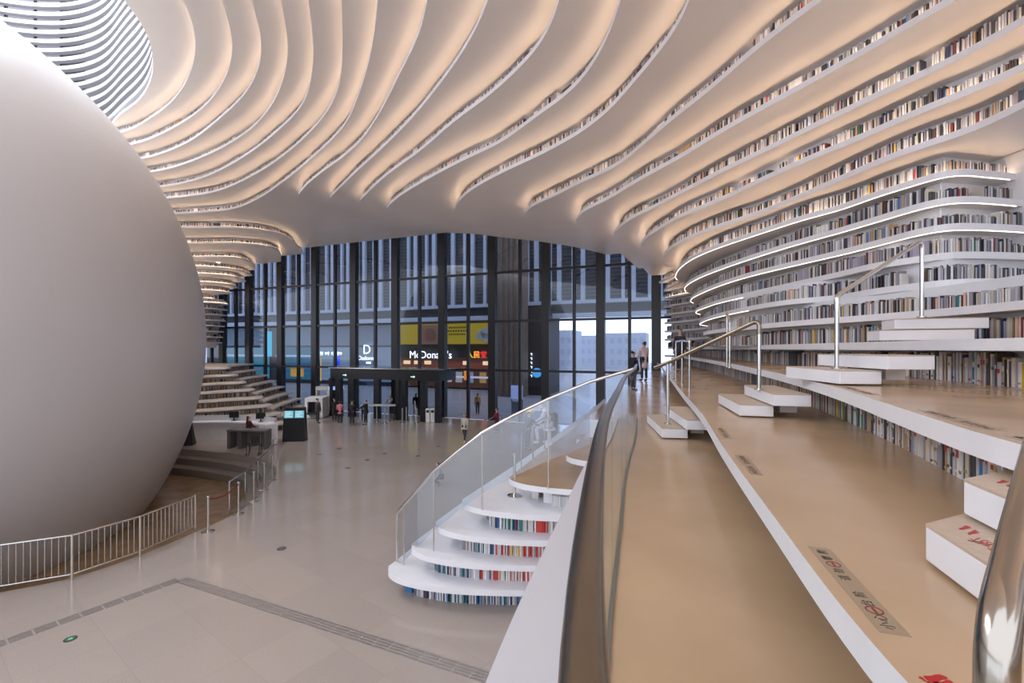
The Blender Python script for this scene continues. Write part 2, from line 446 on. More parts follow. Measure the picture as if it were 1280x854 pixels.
# painted ledge outside the balustrade, a finger's height proud of the walkway
lip = [tuple(q) for q in ledge_c if q[1] < 9.0] + [tuple(q) for q in rail_c[::-1] if q[1] < 9.0]
lip_o = offset(rail_c, -.47, True); _n = normals(rail_c)[0]; lip_i = rail_c - _n * np.clip(.10 + .042 * rail_c[:, 1], .10, .34)[:, None]
poly = [tuple(q) for q in lip_o if q[1] < 8.9] + [tuple(q) for q in lip_i[::-1] if q[1] < 8.9]
struct(MB().prism(poly, ZA - .32, ZA + .02), 'trim_ledge', [M['ledge']])
for nm, e, z in (('floor_terrace', eB, ZB_), ('floor_terrace', eC, ZC), ('floor_terrace', eD, ZD)):
    poly = [tuple(q) for q in e] + [(15, facade_Y(15) - .3), (15, e[0][1])]
    struct(MB().prism(poly, z - THK, z, 0, 1, 0), nm, [M['white'], M['tan']])
for e, z in ((eB, ZA), (eC, ZB_), (eD, ZC)):
    struct(MB().wall(offset(e, .62), z, z + .5 - THK), 'wall_riser', [M['white']])

# ------------------------------------------------------------------ the stepped shelves going down to the hall floor
# terrace k (top at 0.5 k) : where its rounded end stands, and how its edge runs to the glass front
TIP = {1: -2.78, 2: -2.26, 3: -1.72, 4: -1.12, 5: -.06, 6: 1.22, 7: 1.95}
FAR = {1: [(-1.2,14.5),(1.0,20),(3.2,26),(4.6,30.9)], 2: [(-.75,14.2),(1.5,20),(3.7,26),(5.1,30.7)], 3: [(-.3,14),(2.0,20),(4.2,26),(5.6,30.5)],
       4: [(.35,13.8),(2.6,20),(4.8,26),(6.2,30.3)], 5: [(.95,12.9),(3.2,18.8),(5.6,26),(6.9,30.1)], 6: [(2.1,12.7),(3.9,18.4),(6.2,26),(7.5,29.9)], 7: [(2.85,12.6),(4.5,18.2),(6.6,25),(7.9,29.7)]}
front = {}
for k in range(1, 8):
    xt = TIP[k]
    left = [(xt, 10.1)] + FAR[k]
    lc = smooth_curve(left, .2, .3)
    fr = [(xt, 10.1), (xt + .06, 9.86), (xt + .3, 9.6), (xt + .75, 9.37), (xt + 1.35, 9.2), (xt + 2.2, 9.1)]
    fr = [q for q in fr if q[0] < 2.7] + [(max(2.75, xt + 2.3), 9.02), (4.6, 8.95)]
    fc = smooth_curve(fr, .08, .05)
    front[k] = fc
    poly = [tuple(q) for q in cut_at_facade(lc)[::-1]] + [tuple(q) for q in fc[1:]] + [(4.6, 12), (9.5, 28), (9.4, facade_Y(9.4) - .3)]
    struct(MB().prism(poly, .5 * k - THK, .5 * k, 0, 1 if k >= 5 else 0, 0), 'floor_steps', [M['white'], M['tan']])
    z0 = .5 * (k - 1)
    bl = offset(lc, .6); bl = [q for q in bl if q[1] > 10.6]
    bf = offset(fc, -.5)                       # set back behind the lip, away from the viewer
    bf = [q for q in bf if q[0] > xt + .75]
    x1, y1 = bf[0]
    line = [tuple(q) for q in cut_at_facade(np.array(bl))[::-1]] + [tuple(q) for q in bf]
    struct(MB().wall(np.array(line), z0, .5 * k - THK), 'wall_riser', [M['white']])
struct(MB().wall(np.array([(1.6, 9.6), (3, 9.5), (5, 9.4)]), 3.5, 3.88), 'wall_riser', [M['white']])
# wall under the walkway, seen past the ledge
struct(MB().wall(offset(ledge_c, .25, True), 0, ZA - THK), 'wall_under_walkway', [M['white']])

# ------------------------------------------------------------------ far terraces on the left
for k in range(1, 9):
    xt, yt = -13.8 - .9 * k, 29 + .5 * k
    c = smooth_curve([(-46, 25 + .6 * k), (-30, 25.4 + .6 * k), (-19.6 - .3 * k, 26.2 + .6 * k), (xt - 1.2, yt - .55), (xt - .1, yt + .6), (xt - 1.8, yt + 2.6), (xt - 4, 46)], .25, .35)
    c = cut_at_facade(c)[::-1]
    struct(MB().prism(slab_polygon('L', c), .5 * k - THK, .5 * k, 0, 1, 0), 'floor_far_terrace', [M['white'], M['tread']])
    struct(MB().wall(offset(c, .5), .5 * (k - 1), .5 * k - THK), 'wall_riser', [M['tread']])
    far_terr = globals().setdefault('FAR_T', {}); far_terr[k] = c
# ------------------------------------------------------------------ hall floor, pit and globe
PITL = [(-60,0),(-34,.4),(-25,1.2),(-18.5,3.2),(-15.2,6.2),(-13.1,8.7),(-11.3,9.95),(-10.35,10.5),(-9.7,11.7),(-9.32,13.2),(-9.05,14.8),(-9.4,17.0),(-10.3,19.6),(-11.8,21.6),(-14.4,23.0),(-19.3,24.5),(-26,25.6),(-60,26.0)]
pit_c = smooth_curve(PITL, .3, .4)
# the floor is laid in four fields round the pit
poly = [(26, -20), (26, facade_Y(26)), (-62, facade_Y(-62)), (-62, 26.0)] + [tuple(q) for q in pit_c[::-1]] + [(-62, 0), (-62, -20)]
struct(MB().prism(poly, -.3, 0), 'floor', [M['floor']])
struct(MB().box(-35, 14, -1.06, 60, 40, .1), 'floor_pit', [M['pit']])
struct(MB().wall(pit_c, -1.0, -.3), 'wall_pit', [M['pitstep']])
far_pit = pit_c[int(np.argmin(np.hypot(pit_c[:, 0] + 9.6, pit_c[:, 1] - 17.6))):]
for i in (1, 2):      # stone steps down into the pit on its far side
    o1 = offset(far_pit, -.55 * i, True); o0 = offset(far_pit, -.55 * (i - 1) + .05, True)
    struct(MB().prism([tuple(q) for q in o0] + [tuple(q) for q in o1[::-1]], -1.0, -.333 * i), 'floor_pit_step', [M['pitstep']])
GR = 12.0; GC = (-23.6, 13.3, EYE + .44)
bm = bmesh.new(); bmesh.ops.create_uvsphere(bm, u_segments=128, v_segments=80, radius=GR)
bmesh.ops.scale(bm, vec=(1, 1, 1.06), verts=bm.verts)
me = bpy.data.meshes.new('globe'); bm.to_mesh(me); bm.free()
for p in me.polygons: p.use_smooth = True
me.materials.append(M['sphere']); g = bpy.data.objects.new('globe_auditorium', me); COL.objects.link(g); g.location = GC
tag(g, 'huge pale white globe filling the left side behind the metal fence', 'globe')
# oculus above the globe: rings of pale louvres round a skylight
oc = tiers[24][0][1]
t = thing('oculus_louvres', 'rings of pale curved louvres round the skylight above the globe', 'louvres', (-20, 15, zb(24) + THK))
def rel(mb): return mb.move(20, -15, -(zb(24) + THK))
oc = resample(smooth_curve(resample(oc, 1.6), .25, 1.2), .3)
for i in range(17):
    c0 = offset(oc, .05 + .01 * i, True); mb = MB(); z = zb(24) + .45 + .56 * i
    mb.wall(c0, z, z + .22, t=.3); rel(mb).build('louvre', [M['louvre_paint']], t)
mb = MB(); mb.wall(offset(oc, 1.3, True), zb(24) + THK, zb(24) + 10)
rel(mb).build('drum_wall', [M['charcoal']], t)
mb = MB()
c1 = offset(oc, 1.22, True); c2 = resample(c1, 1.5)
for i in range(len(c2) - 1):
    a, b = c2[i], c2[i + 1]; m_ = (a + b) / 2; L = np.hypot(*(b - a)); an = math.atan2(b[1] - a[1], b[0] - a[0])
    if i % 7 in (0, 3): continue
    mb.box(m_[0], m_[1], zb(24) + 5.4, L * .86, .06, 8.6, an)
rel(mb).build('acoustic_panel', [principled('acoustic_grey', (.30, .30, .33), .6)], t)
mb = MB(); mb.prism([tuple(q) for q in oc[(oc[:, 1] > 1.2)]], zb(24) + 10, zb(24) + 10.2)
o = mb.build('skylight', [M['skylight']]); o['kind'] = 'structure'; o.name = 'window_skylight'
# ------------------------------------------------------------------ glass front
FANG = math.atan2(-.3916, 1)
FC, FS = math.cos(FANG), math.sin(FANG)
def front_xy(s, d, d0=32.98):     # s along the front, d outwards
    return (s * FC - d * FS, d0 + s * FS + d * FC)
def front_s(px, d0=32.98):        # run along a parallel plane at which the sight line of column px meets it
    X, Y, _ = on_facade(px, HY, d0); return X * FC + (Y - d0) * FS
def front_z(px, py, d0=32.98):
    return on_facade(px, py, d0)[2]
win = bpy.data.objects.new('window_front', None); COL.objects.link(win); win.location = (0, 32.98, 0); win.rotation_euler = (0, 0, FANG); win['kind'] = 'structure'
cols = [front_s(x) for x in (247, 275, 308, 348, 391, 440, 492, 551, 614, 681, 750, 820)]
cols = [cols[0] - 4.6, *cols, cols[-1] + 4.6]
HT = 17.5
for i, s in enumerate(cols):
    MB().box(s, .3, HT / 2, .58, .5, HT).build('column', [M['black']], win, kind='structure')
    if i + 1 < len(cols):
        m_ = (s + cols[i + 1]) / 2 + .12
        MB().box(m_, .25, HT / 2, .2, .25, HT).build('mullion', [M['black']], win, kind='structure')
        for a, b in ((s + .29, m_ - .1), (m_ + .1, cols[i + 1] - .29)):
            MB().box((a + b) / 2, .26, HT / 2, b - a, .03, HT).build('pane', [M['pane']], win, kind='structure')
for z in (3.78, 7.45, 11.1, 14.75):
    MB().box((cols[0] + cols[-1]) / 2, .22, z, cols[-1] - cols[0], .2, .17).build('transom', [M['black']], win, kind='structure')

# entrance lobby, a black framed glass box standing inside the front
SD0 = 30.6
def lobby(px): return front_s(px, SD0)
t = thing('entrance_lobby', 'black framed glass entrance lobby with revolving style doors under the glass front', 'entrance', (0, SD0, 0), FANG)
a, b = lobby(414), lobby(550)
MB().box((a + b) / 2, 1.15, 3.42, b - a, 2.5, .8).build('header', [M['black']], t)
MB().box((a + b) / 2, 1.1, 3.86, b - a + .2, 2.6, .06).build('roof_cap', [M['steel']], t)
for px, wd in ((415, .35), (424, .5), (440, .55), (472, .45), (498, .3), (506, .35), (530, .45), (548, .4)):
    MB().box(lobby(px), 0, 1.51, wd, .35, 3.02).build('post', [M['black']], t)
for x0, x1 in ((443, 470), (474, 497), (508, 528), (532, 546)):
    MB().box((lobby(x0) + lobby(x1)) / 2, .05, 1.5, lobby(x1) - lobby(x0), .03, 3.0).build('glass_door', [M['glass']], t)
for x in (457, 486, 518):
    MB().tube([(lobby(x) + .1, -.06, .8), (lobby(x) + .1, -.06, 1.5)], .02, 6).build('door_handle', [M['steel']], t)
for px, lab in ((432, 'small green exit sign over the far end of the entrance lobby'), (517, 'small green exit sign above the open door of the entrance lobby')):
    t = thing('exit_sign', lab, 'sign', (*front_xy(lobby(px), -.06, SD0), 3.3), FANG, 'exit signs on the entrance lobby')
    MB().box(0, 0, 0, .66, .07, .3).build('sign_box', [emission('exit_green', (.02, .30, .15), .8)], t)
    mb = MB(); mb.box(-.06, -.04, 0, .26, .01, .05); mb.add([(.06, -.045, -.1), (.2, -.045, 0), (.06, -.045, .1)], [(0, 1, 2)])
    mb.build('arrow', [emission('exit_mark', (.6, 1, .8), .8)], t)

# ------------------------------------------------------------------ street outside
M['street'] = noisy('pale_paving', (.52, .50, .53), (.60, .58, .60), .6, .35)
mb = MB(); mb.prism([front_xy(-90, .7), front_xy(45, .7), front_xy(75, 150), front_xy(-160, 150)], -.3, -.01)
struct(mb, 'ground_street', [M['street']])
M['louvre'] = principled('louvre_wall', (.12, .13, .15), .5)
nt = M['louvre'].node_tree; tc = nt.nodes.new('ShaderNodeTexCoord'); sp = nt.nodes.new('ShaderNodeSeparateXYZ')
ma = nt.nodes.new('ShaderNodeMath'); ma.operation = 'MULTIPLY'; ma.inputs[1].default_value = 2.2
fr_ = nt.nodes.new('ShaderNodeMath'); fr_.operation = 'FRACT'; rp = nt.nodes.new('ShaderNodeValToRGB'); rp.color_ramp.interpolation = 'CONSTANT'
rp.color_ramp.elements[0].color = (.02, .022, .028, 1); rp.color_ramp.elements[1].color = (.10, .11, .13, 1); rp.color_ramp.elements[1].position = .62
nt.links.new(tc.outputs['Object'], sp.inputs[0]); nt.links.new(sp.outputs['Z'], ma.inputs[0]); nt.links.new(ma.outputs[0], fr_.inputs[0])
nt.links.new(fr_.outputs[0], rp.inputs[0]); nt.links.new(rp.outputs[0], nt.nodes['Principled BSDF'].inputs['Base Color'])
M['fin'] = principled('pale_fin', (.78, .83, .92), .5)
M['brown'] = noisy('brown_stone', (.24, .165, .115), (.32, .225, .16), 1.5, .5)
M['darkwall'] = principled('dark_cladding', (.05, .045, .045), .5)
D1 = 56.0
t = thing('office_building', 'office building across the street with pale vertical fins over dark louvred windows', 'building', (0, D1, 0), FANG)
s0, s1 = front_s(262, D1) - 6, front_s(840, D1) + 14
MB().box((s0 + s1) / 2, 7, 21, s1 - s0, 13, 20.6).build('louvred_wall', [M['louvre']], t)
s = s0 + .5; i = 0
while s < s1 and i < 95:
    wd = .36 if i % 2 else .5
    MB().box(s, .35, 21.2, wd, .5, 20.2).build('fin', [M['fin']], t); s += 1.15 if i % 2 else 1.75; i += 1
MB().box((s0 + s1) / 2, .3, 10.95, s1 - s0, .7, .4).build('sill_band', [M['fin']], t)
MB().box((s0 + s1) / 2, .8, 10.2, s1 - s0, .5, .9).build('soffit_band', [M['charcoal']], t)
MB().box((s0 + s1) / 2, .3, 9.35, s1 - s0, .6, .55).build('ledge_band', [M['fin']], t)
# shops below
D2 = 57.0
def bx(mb, x0, x1, y0, y1, d0, depth, dd=0.0, mi=0):
    a, b = front_s(x0, d0), front_s(x1, d0); xm = (x0 + x1) / 2
    z1, z0 = front_z(xm, y0, d0), front_z(xm, y1, d0)
    return mb.box((a + b) / 2, dd + depth / 2, (z0 + z1) / 2, b - a, depth, z1 - z0, 0, mi)
def span(mb, x0, x1, z0, z1, d0, depth, dd=0.0, mi=0):
    a, b = front_s(x0, d0), front_s(x1, d0)
    return mb.box((a + b) / 2, dd + depth / 2, (z0 + z1) / 2, b - a, depth, z1 - z0, 0, mi)
def lit(name, col, s): return emission(name, col, s)
t = thing('shop_row', 'row of shops with blue and teal lit fronts under the office building', 'shop', (0, D2, 0), FANG)
span(MB(), 255, 491, 0, 9.4, D2, 8, .5).build('shop_wall', [M['charcoal']], t)
for i, (x0, x1) in enumerate(((277, 306), (310, 334), (344, 389), (392, 438), (442, 489))):
    span(MB(), x0, x1, 5.9, 9.2, D2, .15, .3).build('upper_glazing', [principled('grey_glazing', (.30, .38, .46), .15)], t)
    c = [(.05, .19, .26), (.05, .20, .28), (.04, .14, .22), (.20, .26, .33), (.15, .20, .27)][i]
    span(MB(), x0, x1, .6, 5.6, D2, .15, .3).build('shop_window', [lit('shop_light', c, 1.1)], t)
    span(MB(), x0, x1, 4.15, 4.4, D2, .1, .15).build('light_band', [lit('band_light', (.55, .72, .85), .8 if i < 3 else .35)], t)
def block_letters(name, parent, x0, x1, y, h, d0, mat, seed, n=12):
    r = random.Random(seed); mb = MB(); a, b = front_s(x0, d0), front_s(x1, d0); z = front_z((x0 + x1) / 2, y, d0); w_ = (b - a) / n
    for i in range(n):
        if r.random() < .18: continue
        hh = h * r.choice((.7, .7, 1.0)); s_ = a + (i + .5) * w_
        mb.box(s_ - w_ * .3, .06, z, w_ * .14, .05, hh); mb.box(s_, .06, z + hh * .4, w_ * .5, .05, hh * .2); mb.box(s_ + w_ * .22, .06, z, w_ * .14, .05, hh * .9)
    return mb.build(name, [mat], parent)
WH = lit('sign_white', (1, 1, 1), 3.0)
def text(s, size, mat, parent, loc, rot=(PI / 2, 0, 0), name='lettering', ext=.01, align='CENTER', sx=1.0):
    cu = bpy.data.curves.new(name, 'FONT'); cu.body = s; cu.size = size; cu.extrude = ext; cu.align_x = align; cu.align_y = 'CENTER'; cu.resolution_u = 3
    o = bpy.data.objects.new(name, cu); COL.objects.link(o)
    dg = bpy.context.evaluated_depsgraph_get(); me = bpy.data.meshes.new_from_object(o.evaluated_get(dg))
    bpy.data.objects.remove(o); bpy.data.curves.remove(cu)
    me.materials.clear(); me.materials.append(mat)
    for p in me.polygons: p.material_index = 0
    o = bpy.data.objects.new(name, me); COL.objects.link(o); o.parent = parent; o.location = loc; o.rotation_euler = rot; o.scale = (sx, 1, 1)
    return o
def sign(name, label, px, py, d0, cat='sign', group=None):
    return thing(name, label, cat, (*front_xy(front_s(px, d0), -.25, d0), front_z(px, py, d0)), FANG, group)
g_ = sign('shop_sign', 'white lit shop lettering on a grey fascia left of the coffee sign', 414, 442, D2)
mb = MB(); r_ = random.Random(3)
for i in range(15):
    if i in (3, 7): continue
    mb.box(-2.1 + i * .3, 0, 0, .07, .05, r_.choice((.4, .4, .6))); mb.box(-2.0 + i * .3, 0, .1, .14, .05, .1)
mb.build('lettering', [WH], g_)
g_ = sign('shop_sign', 'white lit coffee shop sign with round emblem above script lettering', 460, 444, D2)
text('D', 1.9, WH, g_, (0, 0, .75)); text('Dadonna', .85, WH, g_, (0, 0, -.45)); MB().box(.3, 0, -1.1, .8, .05, .3).build('small_plate', [WH], g_)
g_ = sign('banner', 'bright cyan lit banner hanging beside the third facade column', 338, 430, D2 - 1.5); MB().box(0, 0, 0, 1.1, .1, 3.9).build('banner_cloth', [lit('cyan', (.03, .55, .75), 1.1)], g_)
g_ = sign('display_panel', 'blue lit display panel in the shop window near the coffee sign', 423, 451, D2); MB().box(0, 0, 0, .9, .1, 1.4).build('screen', [lit('blue', (.03, .08, .9), 1.2)], g_)
g_ = sign('food_stall', 'yellow lit stall front behind the left columns', 373, 466, D2); MB().box(0, 0, 0, 2.6, .1, 1.2).build('stall_front', [lit('amber', (.75, .40, .08), .9)], g_); MB().box(0, -.1, .75, 2.8, .3, .2).build('awning', [lit('amber_b', (.5, .28, .1), .7)], g_)
g_ = sign('pole_lamp', 'slim amber lit pillar lamp in front of the left shops', 402, 458, D2); MB().tube([(0, 0, -2.2), (0, 0, 1.2)], .16, 8).build('lamp_tube', [lit('amber', (.9, .5, .15), 1.0)], g_)

t = thing('restaurant', 'dark fast food restaurant front with warm lit windows', 'restaurant', (0, D2, 0), FANG)
span(MB(), 496, 656, 0, 9.4, D2, 8, .6).build('shop_wall', [M['darkwall']], t)
span(MB(), 499, 617, .2, 4.2, D2, .15, .3).build('shop_window', [lit('brown_light', (.10, .045, .03), .9)], t)
span(MB(), 499, 617, 2.5, 3.6, D2, .1, .2).build('menu_band', [lit('menu_light', (.22, .06, .04), .9)], t)
for px in (508, 521, 534, 582, 607): span(MB(), px - 4, px + 4, 3.25, 3.75, D2, .1, .1).build('ceiling_lamp', [lit('lamp_warm', (1, .62, .3), 1.6)], t)
for px, c in ((573, (.5, .45, .42)), (587, (.3, .35, .5)), (603, (.6, .3, .12)), (560, (.5, .5, .52))): span(MB(), px - 4, px + 4, .9, 2.3, D2, .1, .1).build('window_poster', [lit('poster_light', c, .8)], t)
span(MB(), 562, 617, 1.5, 1.75, D2, .1, .06).build('counter_light', [lit('counter', (.75, .72, .75), .9)], t)
g_ = sign('restaurant_sign', 'white lit restaurant lettering on the dark fascia under the yellow billboard', 539, 444, D2)
text("McDonald's", 1.42, WH, g_, (0, 0, 0))
g_ = sign('restaurant_sign', 'small yellow and red lit lettering right of the white restaurant sign', 597, 444, D2)
text('人民', .98, lit('sign_yellow', (1, .6, .02), 2.5), g_, (-.5, 0, 0)); text('食堂', .98, lit('sign_red', (1, .03, .03), 2.5), g_, (.5, 0, 0))
g_ = sign('menu_board', 'orange lit poster in the restaurant window', 585, 469, D2); MB().box(0, 0, 0, .9, .08, 1.3).build('poster_board', [lit('orange', (.95, .28, .05), 1.2)], g_)
D3 = 56.2
t = thing('billboard', 'long yellow billboard above the dark restaurant fascia', 'billboard', (0, D3, 0), FANG)
YL = principled('yellow_print', (.70, .47, .02), .5, emit=(.70, .46, .02), estr=.25)
span(MB(), 496, 617, 6.0, 9.0, D3, .2, 0).build('board', [YL], t)
span(MB(), 524, 550, 6.0, 8.6, D3, .05, -.05).build('picture_panel', [principled('salmon_print', (.55, .28, .16), .5)], t)
mb = MB(); a = front_s(538, D3); mb.lathe([(.85, -.03), (.85, .03)], seg=24); mb.v = [(a + x, -.08 + z, 7.3 + y) for x, y, z in mb.v]; mb.build('round_print', [principled('rust_print', (.40, .17, .10), .5)], t)
for z, x0, x1 in ((8.2, 561, 583), (7.75, 559, 585), (7.3, 561, 582)):
    mb = MB(); a, b = front_s(x0, D3), front_s(x1, D3); n = 8
    for i in range(n): mb.box(a + (i + .5) * (b - a) / n, -.04, z, (b - a) / n * .55, .03, .2)
    mb.build('print_line', [M['ink']], t)
mb = MB(); a = front_s(604, D3)
for dx, dz, r_ in ((-.4, 0, .6), (.3, .35, .7), (.5, -.3, .6)):
    q = MB().lathe([(r_, -.02), (r_, .02)], seg=20); mb.add([(a + x + dx, -.05 + z, 7.1 + y + dz) for x, y, z in q.v], q.f)
mb.build('white_print', [principled('white_print', (.75, .73, .68), .5)], t)
D4 = 50.0
t = thing('stone_pillar', 'tall brown ribbed stone pillar in the street right of the restaurant', 'pillar', (0, D4, 0), FANG)
span(MB(), 622, 652, 0, 28, D4, 2.2, 0).build('shaft', [M['brown']], t)
for px in (627, 634, 640, 647): span(MB(), px - 1, px + 1.2, .3, 28, D4, .2, -.18).build('rib', [M['brown']], t)
t = thing('dark_kiosk_wall', 'dark clad wall between the brown pillar and the bright open street', 'wall', (0, D2 - 4, 0), FANG)
span(MB(), 652, 682, 0, 9.6, D2 - 4, 6, 0).build('cladding', [M['darkwall']], t)
g_ = sign('round_sign', 'round blue lit sign on the dark wall beside the bright street', 672, 466, D2 - 4)
q = MB().lathe([(.55, -.05), (.55, .05)], seg=24); q.v = [(x, z, y) for x, y, z in q.v]; q.build('sign_disc', [lit('sign_blue', (.10, .42, .75), 1.2)], g_)
g_ = sign('vertical_sign', 'thin vertical row of white letters on the dark wall', 665, 456, D2 - 4)
mb = MB()
for i in range(6): mb.box(0, 0, 1.3 - i * .5, .2, .04, .07); mb.box(.05, 0, 1.2 - i * .5, .07, .04, .25)
mb.build('lettering', [WH], g_)
# far pale buildings seen under the office block
for i, (px, y0, d, wd, lab) in enumerate(((700, 414, 125, 10, 'pale tower far beyond the plaza, next to the dark wall'), (733, 420, 150, 14, 'wide pale block far beyond the plaza, second from the dark wall'), (782, 417, 128, 12, 'pale block far beyond the plaza behind the thick right-hand columns'))):
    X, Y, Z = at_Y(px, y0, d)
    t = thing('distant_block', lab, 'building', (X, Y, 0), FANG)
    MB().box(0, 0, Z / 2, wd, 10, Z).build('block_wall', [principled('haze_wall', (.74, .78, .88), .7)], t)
    mb = MB()
    for j in range(int(Z / 3)):
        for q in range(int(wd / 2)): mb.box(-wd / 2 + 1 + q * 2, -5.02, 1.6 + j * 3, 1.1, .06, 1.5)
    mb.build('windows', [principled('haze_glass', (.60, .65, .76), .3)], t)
# ------------------------------------------------------------------ balustrades
RZ = 5.08
t = thing('walkway_balustrade', 'frameless glass balustrade with bronze handrail running along the walkway edge', 'balustrade', (.4, 2, ZA))
def rl(mb): return mb.move(-.4, -2, -ZA)
rc = rail_c[(rail_c[:, 1] > -1.5) & (rail_c[:, 1] < 9.0)]
rl(MB().tube([(x, y, RZ) for x, y in rc], .025, 14, flat=.7)).build('handrail', [M['bronze']], t, smooth=True)
rr = resample(rc, .02); i = 0; seg = 68
while i < len(rr) - 10:
    c = rr[i:i + seg:4]; i += seg + 1
    if len(c) < 3: break
    rl(MB().wall(c, ZA - .02, RZ - .02, t=.014)).build('glass_panel', [M['glass']], t)
rl(MB().wall(resample(rc, .12), ZA, ZA + .012, t=.025)).build('base_channel', [M['glass_seam']], t)

t = thing('stair_balustrade', 'glass balustrade with shiny steel handrail sloping down the ends of the white steps', 'balustrade', (0, 9.4, 0))
SR = [(2.46,9.0,5.0),(1.6,9.2,4.72),(.75,9.28,4.36),(.02,9.36,4.0),(-.63,9.46,3.62),(-1.2,9.58,3.17),(-1.7,9.74,2.73),(-2.1,9.93,2.27),(-2.45,10.15,1.86),(-2.64,10.3,1.63)]
def rs(mb): return mb.move(0, -9.4, 0)
path = SR + [(-2.66, 10.32, 1.5), (-2.66, 10.32, .5)]
rs(MB().tube(path, .032, 12)).build('handrail', [M['chrome']], t, smooth=True)
def step_top(x):
    z = .0
    for k in range(1, 8):
        if x > TIP[k] + .05: z = .5 * k
    return z
for i in range(1, len(SR) - 1):
    (x0, y0, z0), (x1, y1, z1) = SR[i - 1], SR[i]
    if i == 1: continue
    n = 4; pts = [((x0 + (x1 - x0) * k / n), (y0 + (y1 - y0) * k / n)) for k in range(n + 1)]
    zt = [z0 + (z1 - z0) * k / n - .03 for k in range(n + 1)]
    lo = max(step_top(x0 - .02), step_top(x1 + .02))
    zl = [max(step_top(p[0]), zt[k] - 1.25) for k, p in enumerate(pts)]
    rs(MB().wall(np.array(pts), zl, zt, t=.014)).build('glass_panel', [M['sglass']], t)
    if i % 2 == 0: rs(MB().tube([(x1, y1, step_top(x1)), (x1, y1, z1)], .016, 8)).build('post', [M['steel']], t)
(x0, y0, z0), (x1, y1, z1) = SR[-2], (-2.66, 10.32, 1.6)
rs(MB().wall(np.array([(x0, y0), (x1, y1)]), .5, [z0 - .03, z1 - .03], t=.014)).build('glass_panel', [M['glass']], t)

def stanchion(x, y, z, h, label, group=None, belt=False):
    t = thing('stanchion', label, 'stanchion', (x, y, z), 0, group)
    MB().lathe([(.17, 0), (.17, .02), (.06, .05), (.03, .06)], seg=20).build('base', [M['chrome']], t, smooth=True)
    MB().tube([(0, 0, .05), (0, 0, h - .03)], .032, 12).build('pole', [M['chrome']], t, smooth=True)
    MB().lathe([(.04, h - .07), (.045, h - .05), (.045, h - .01), (.03, h)], seg=14).build('cap', [M['chrome']], t, smooth=True)
    return t
stanchion(.06, 10.35, 2.0, 1.0, 'chrome stanchion on the white step behind the sloping glass balustrade')

def post_rail(name, label, posts, rail, r=.024, mat='steel', cat='handrail', group=None):
    """posts: (x, y, z0, z1); rail: points"""
    x, y, z = posts[0][0], posts[0][1], posts[0][2]
    t = thing(name, label, cat, (x, y, z), 0, group)
    for a in posts:
        MB().tube([(a[0], a[1], a[2]), (a[0], a[1], a[3])], r * .85, 10).move(-x, -y, -z).build('post', [M['steel']], t, smooth=True)
        MB().lathe([(r * 2, 0), (r * 2, .012), (r, .02)], (a[0], a[1], a[2]), 12).move(-x, -y, -z).build('base_flange', [M['steel']], t, smooth=True)
    MB().tube(rail, r, 12).move(-x, -y, -z).build('rail', [M[mat]], t, smooth=True)
    return t
def bend(a, b, c, r, n=5):
    a, b, c = Vector(a), Vector(b), Vector(c); u = (a - b).normalized() * r; v = (c - b).normalized() * r
    return [tuple((b + u) * (1 - s) ** 2 + b * 2 * s * (1 - s) + (b + v) * s * s) for s in [i / n for i in range(n + 1)]]

# floating steps between the terraces
def flight(label, steps, dirv, group='floating steps between the terraces', nv=None):
    """steps: (x, y, ztop, width, length) of the near left corner; dirv runs along the terrace edge"""
    d = Vector((*dirv, 0)).normalized(); n = Vector((*nv, 0)).normalized() if nv else Vector((d.y, -d.x, 0))      # n points up the flight
    x, y = steps[0][0], steps[0][1]; zb0 = steps[0][2] - .167
    t = thing('step_flight', label, 'steps', (x, y, zb0), 0, group); out = []
    for i, (sx, sy, zt, wd, ln) in enumerate(steps):
        o = Vector((sx - x, sy - y, 0)); q = [o, o + n * wd, o + n * wd + d * ln, o + d * ln]
        h = .15
        s = MB().prism([(p.x, p.y) for p in q], zt - h - zb0, zt - .012 - zb0).build('step', [M['white']], t, bevel=.006)
        MB().prism([(p.x, p.y) for p in q], zt - .012 - zb0, zt - zb0).build('tread', [M['tread']], s)
        c = o + n * wd * .62 + d * ln * .5
        lo = max(.004, zt - .28 - zb0); c = o + n * wd * .7 + d * ln * .5
        qq = [c + n * .1 + d * ln * .22, c - n * .1 + d * ln * .22, c - n * .1 - d * ln * .22, c + n * .1 - d * ln * .22]
        MB().prism([(p.x, p.y) for p in qq], lo, zt - h - zb0).build('bracket', [M['white']], t)
        out.append((Vector((sx, sy, zt)), d, n, wd, ln))
    return out
f_near = flight('white box steps with red footprints rising from the tan terrace behind the near handrail', [(1.44, .92, 4.667, .44, 1.0), (1.64, .88, 4.833, .44, 1.12)], (.29, .95), nv=(.92, .38))
f_mid = flight('pair of white box steps on the tan terrace halfway along', [(3.0, 5.9, 4.667, .40, 1.45), (3.28, 5.62, 4.833, .42, 1.45)], (.25, .97))
f_walk = flight('pair of white box steps rising from the walkway floor', [(2.33, 6.95, 4.167, .38, 1.5), (2.62, 6.72, 4.333, .38, 1.6)], (.14, .99))
f_up = flight('white box steps on the upper terrace below the bookshelves', [(3.55, 4.85, 5.167, .42, 1.15), (3.9, 4.65, 5.333, .45, 1.25)], (.10, .99))
f_top = flight('pair of topmost white box steps rising from the terrace at eye level', [(5.25, 6.4, 5.667, 1.05, .45), (5.55, 6.5, 5.833, 1.05, .45)], (.35, .94))
f_far = flight('small white step on the tan platform behind the glass', [(1.95, 13.6, 2.667, .34, .8)], (.33, .94))

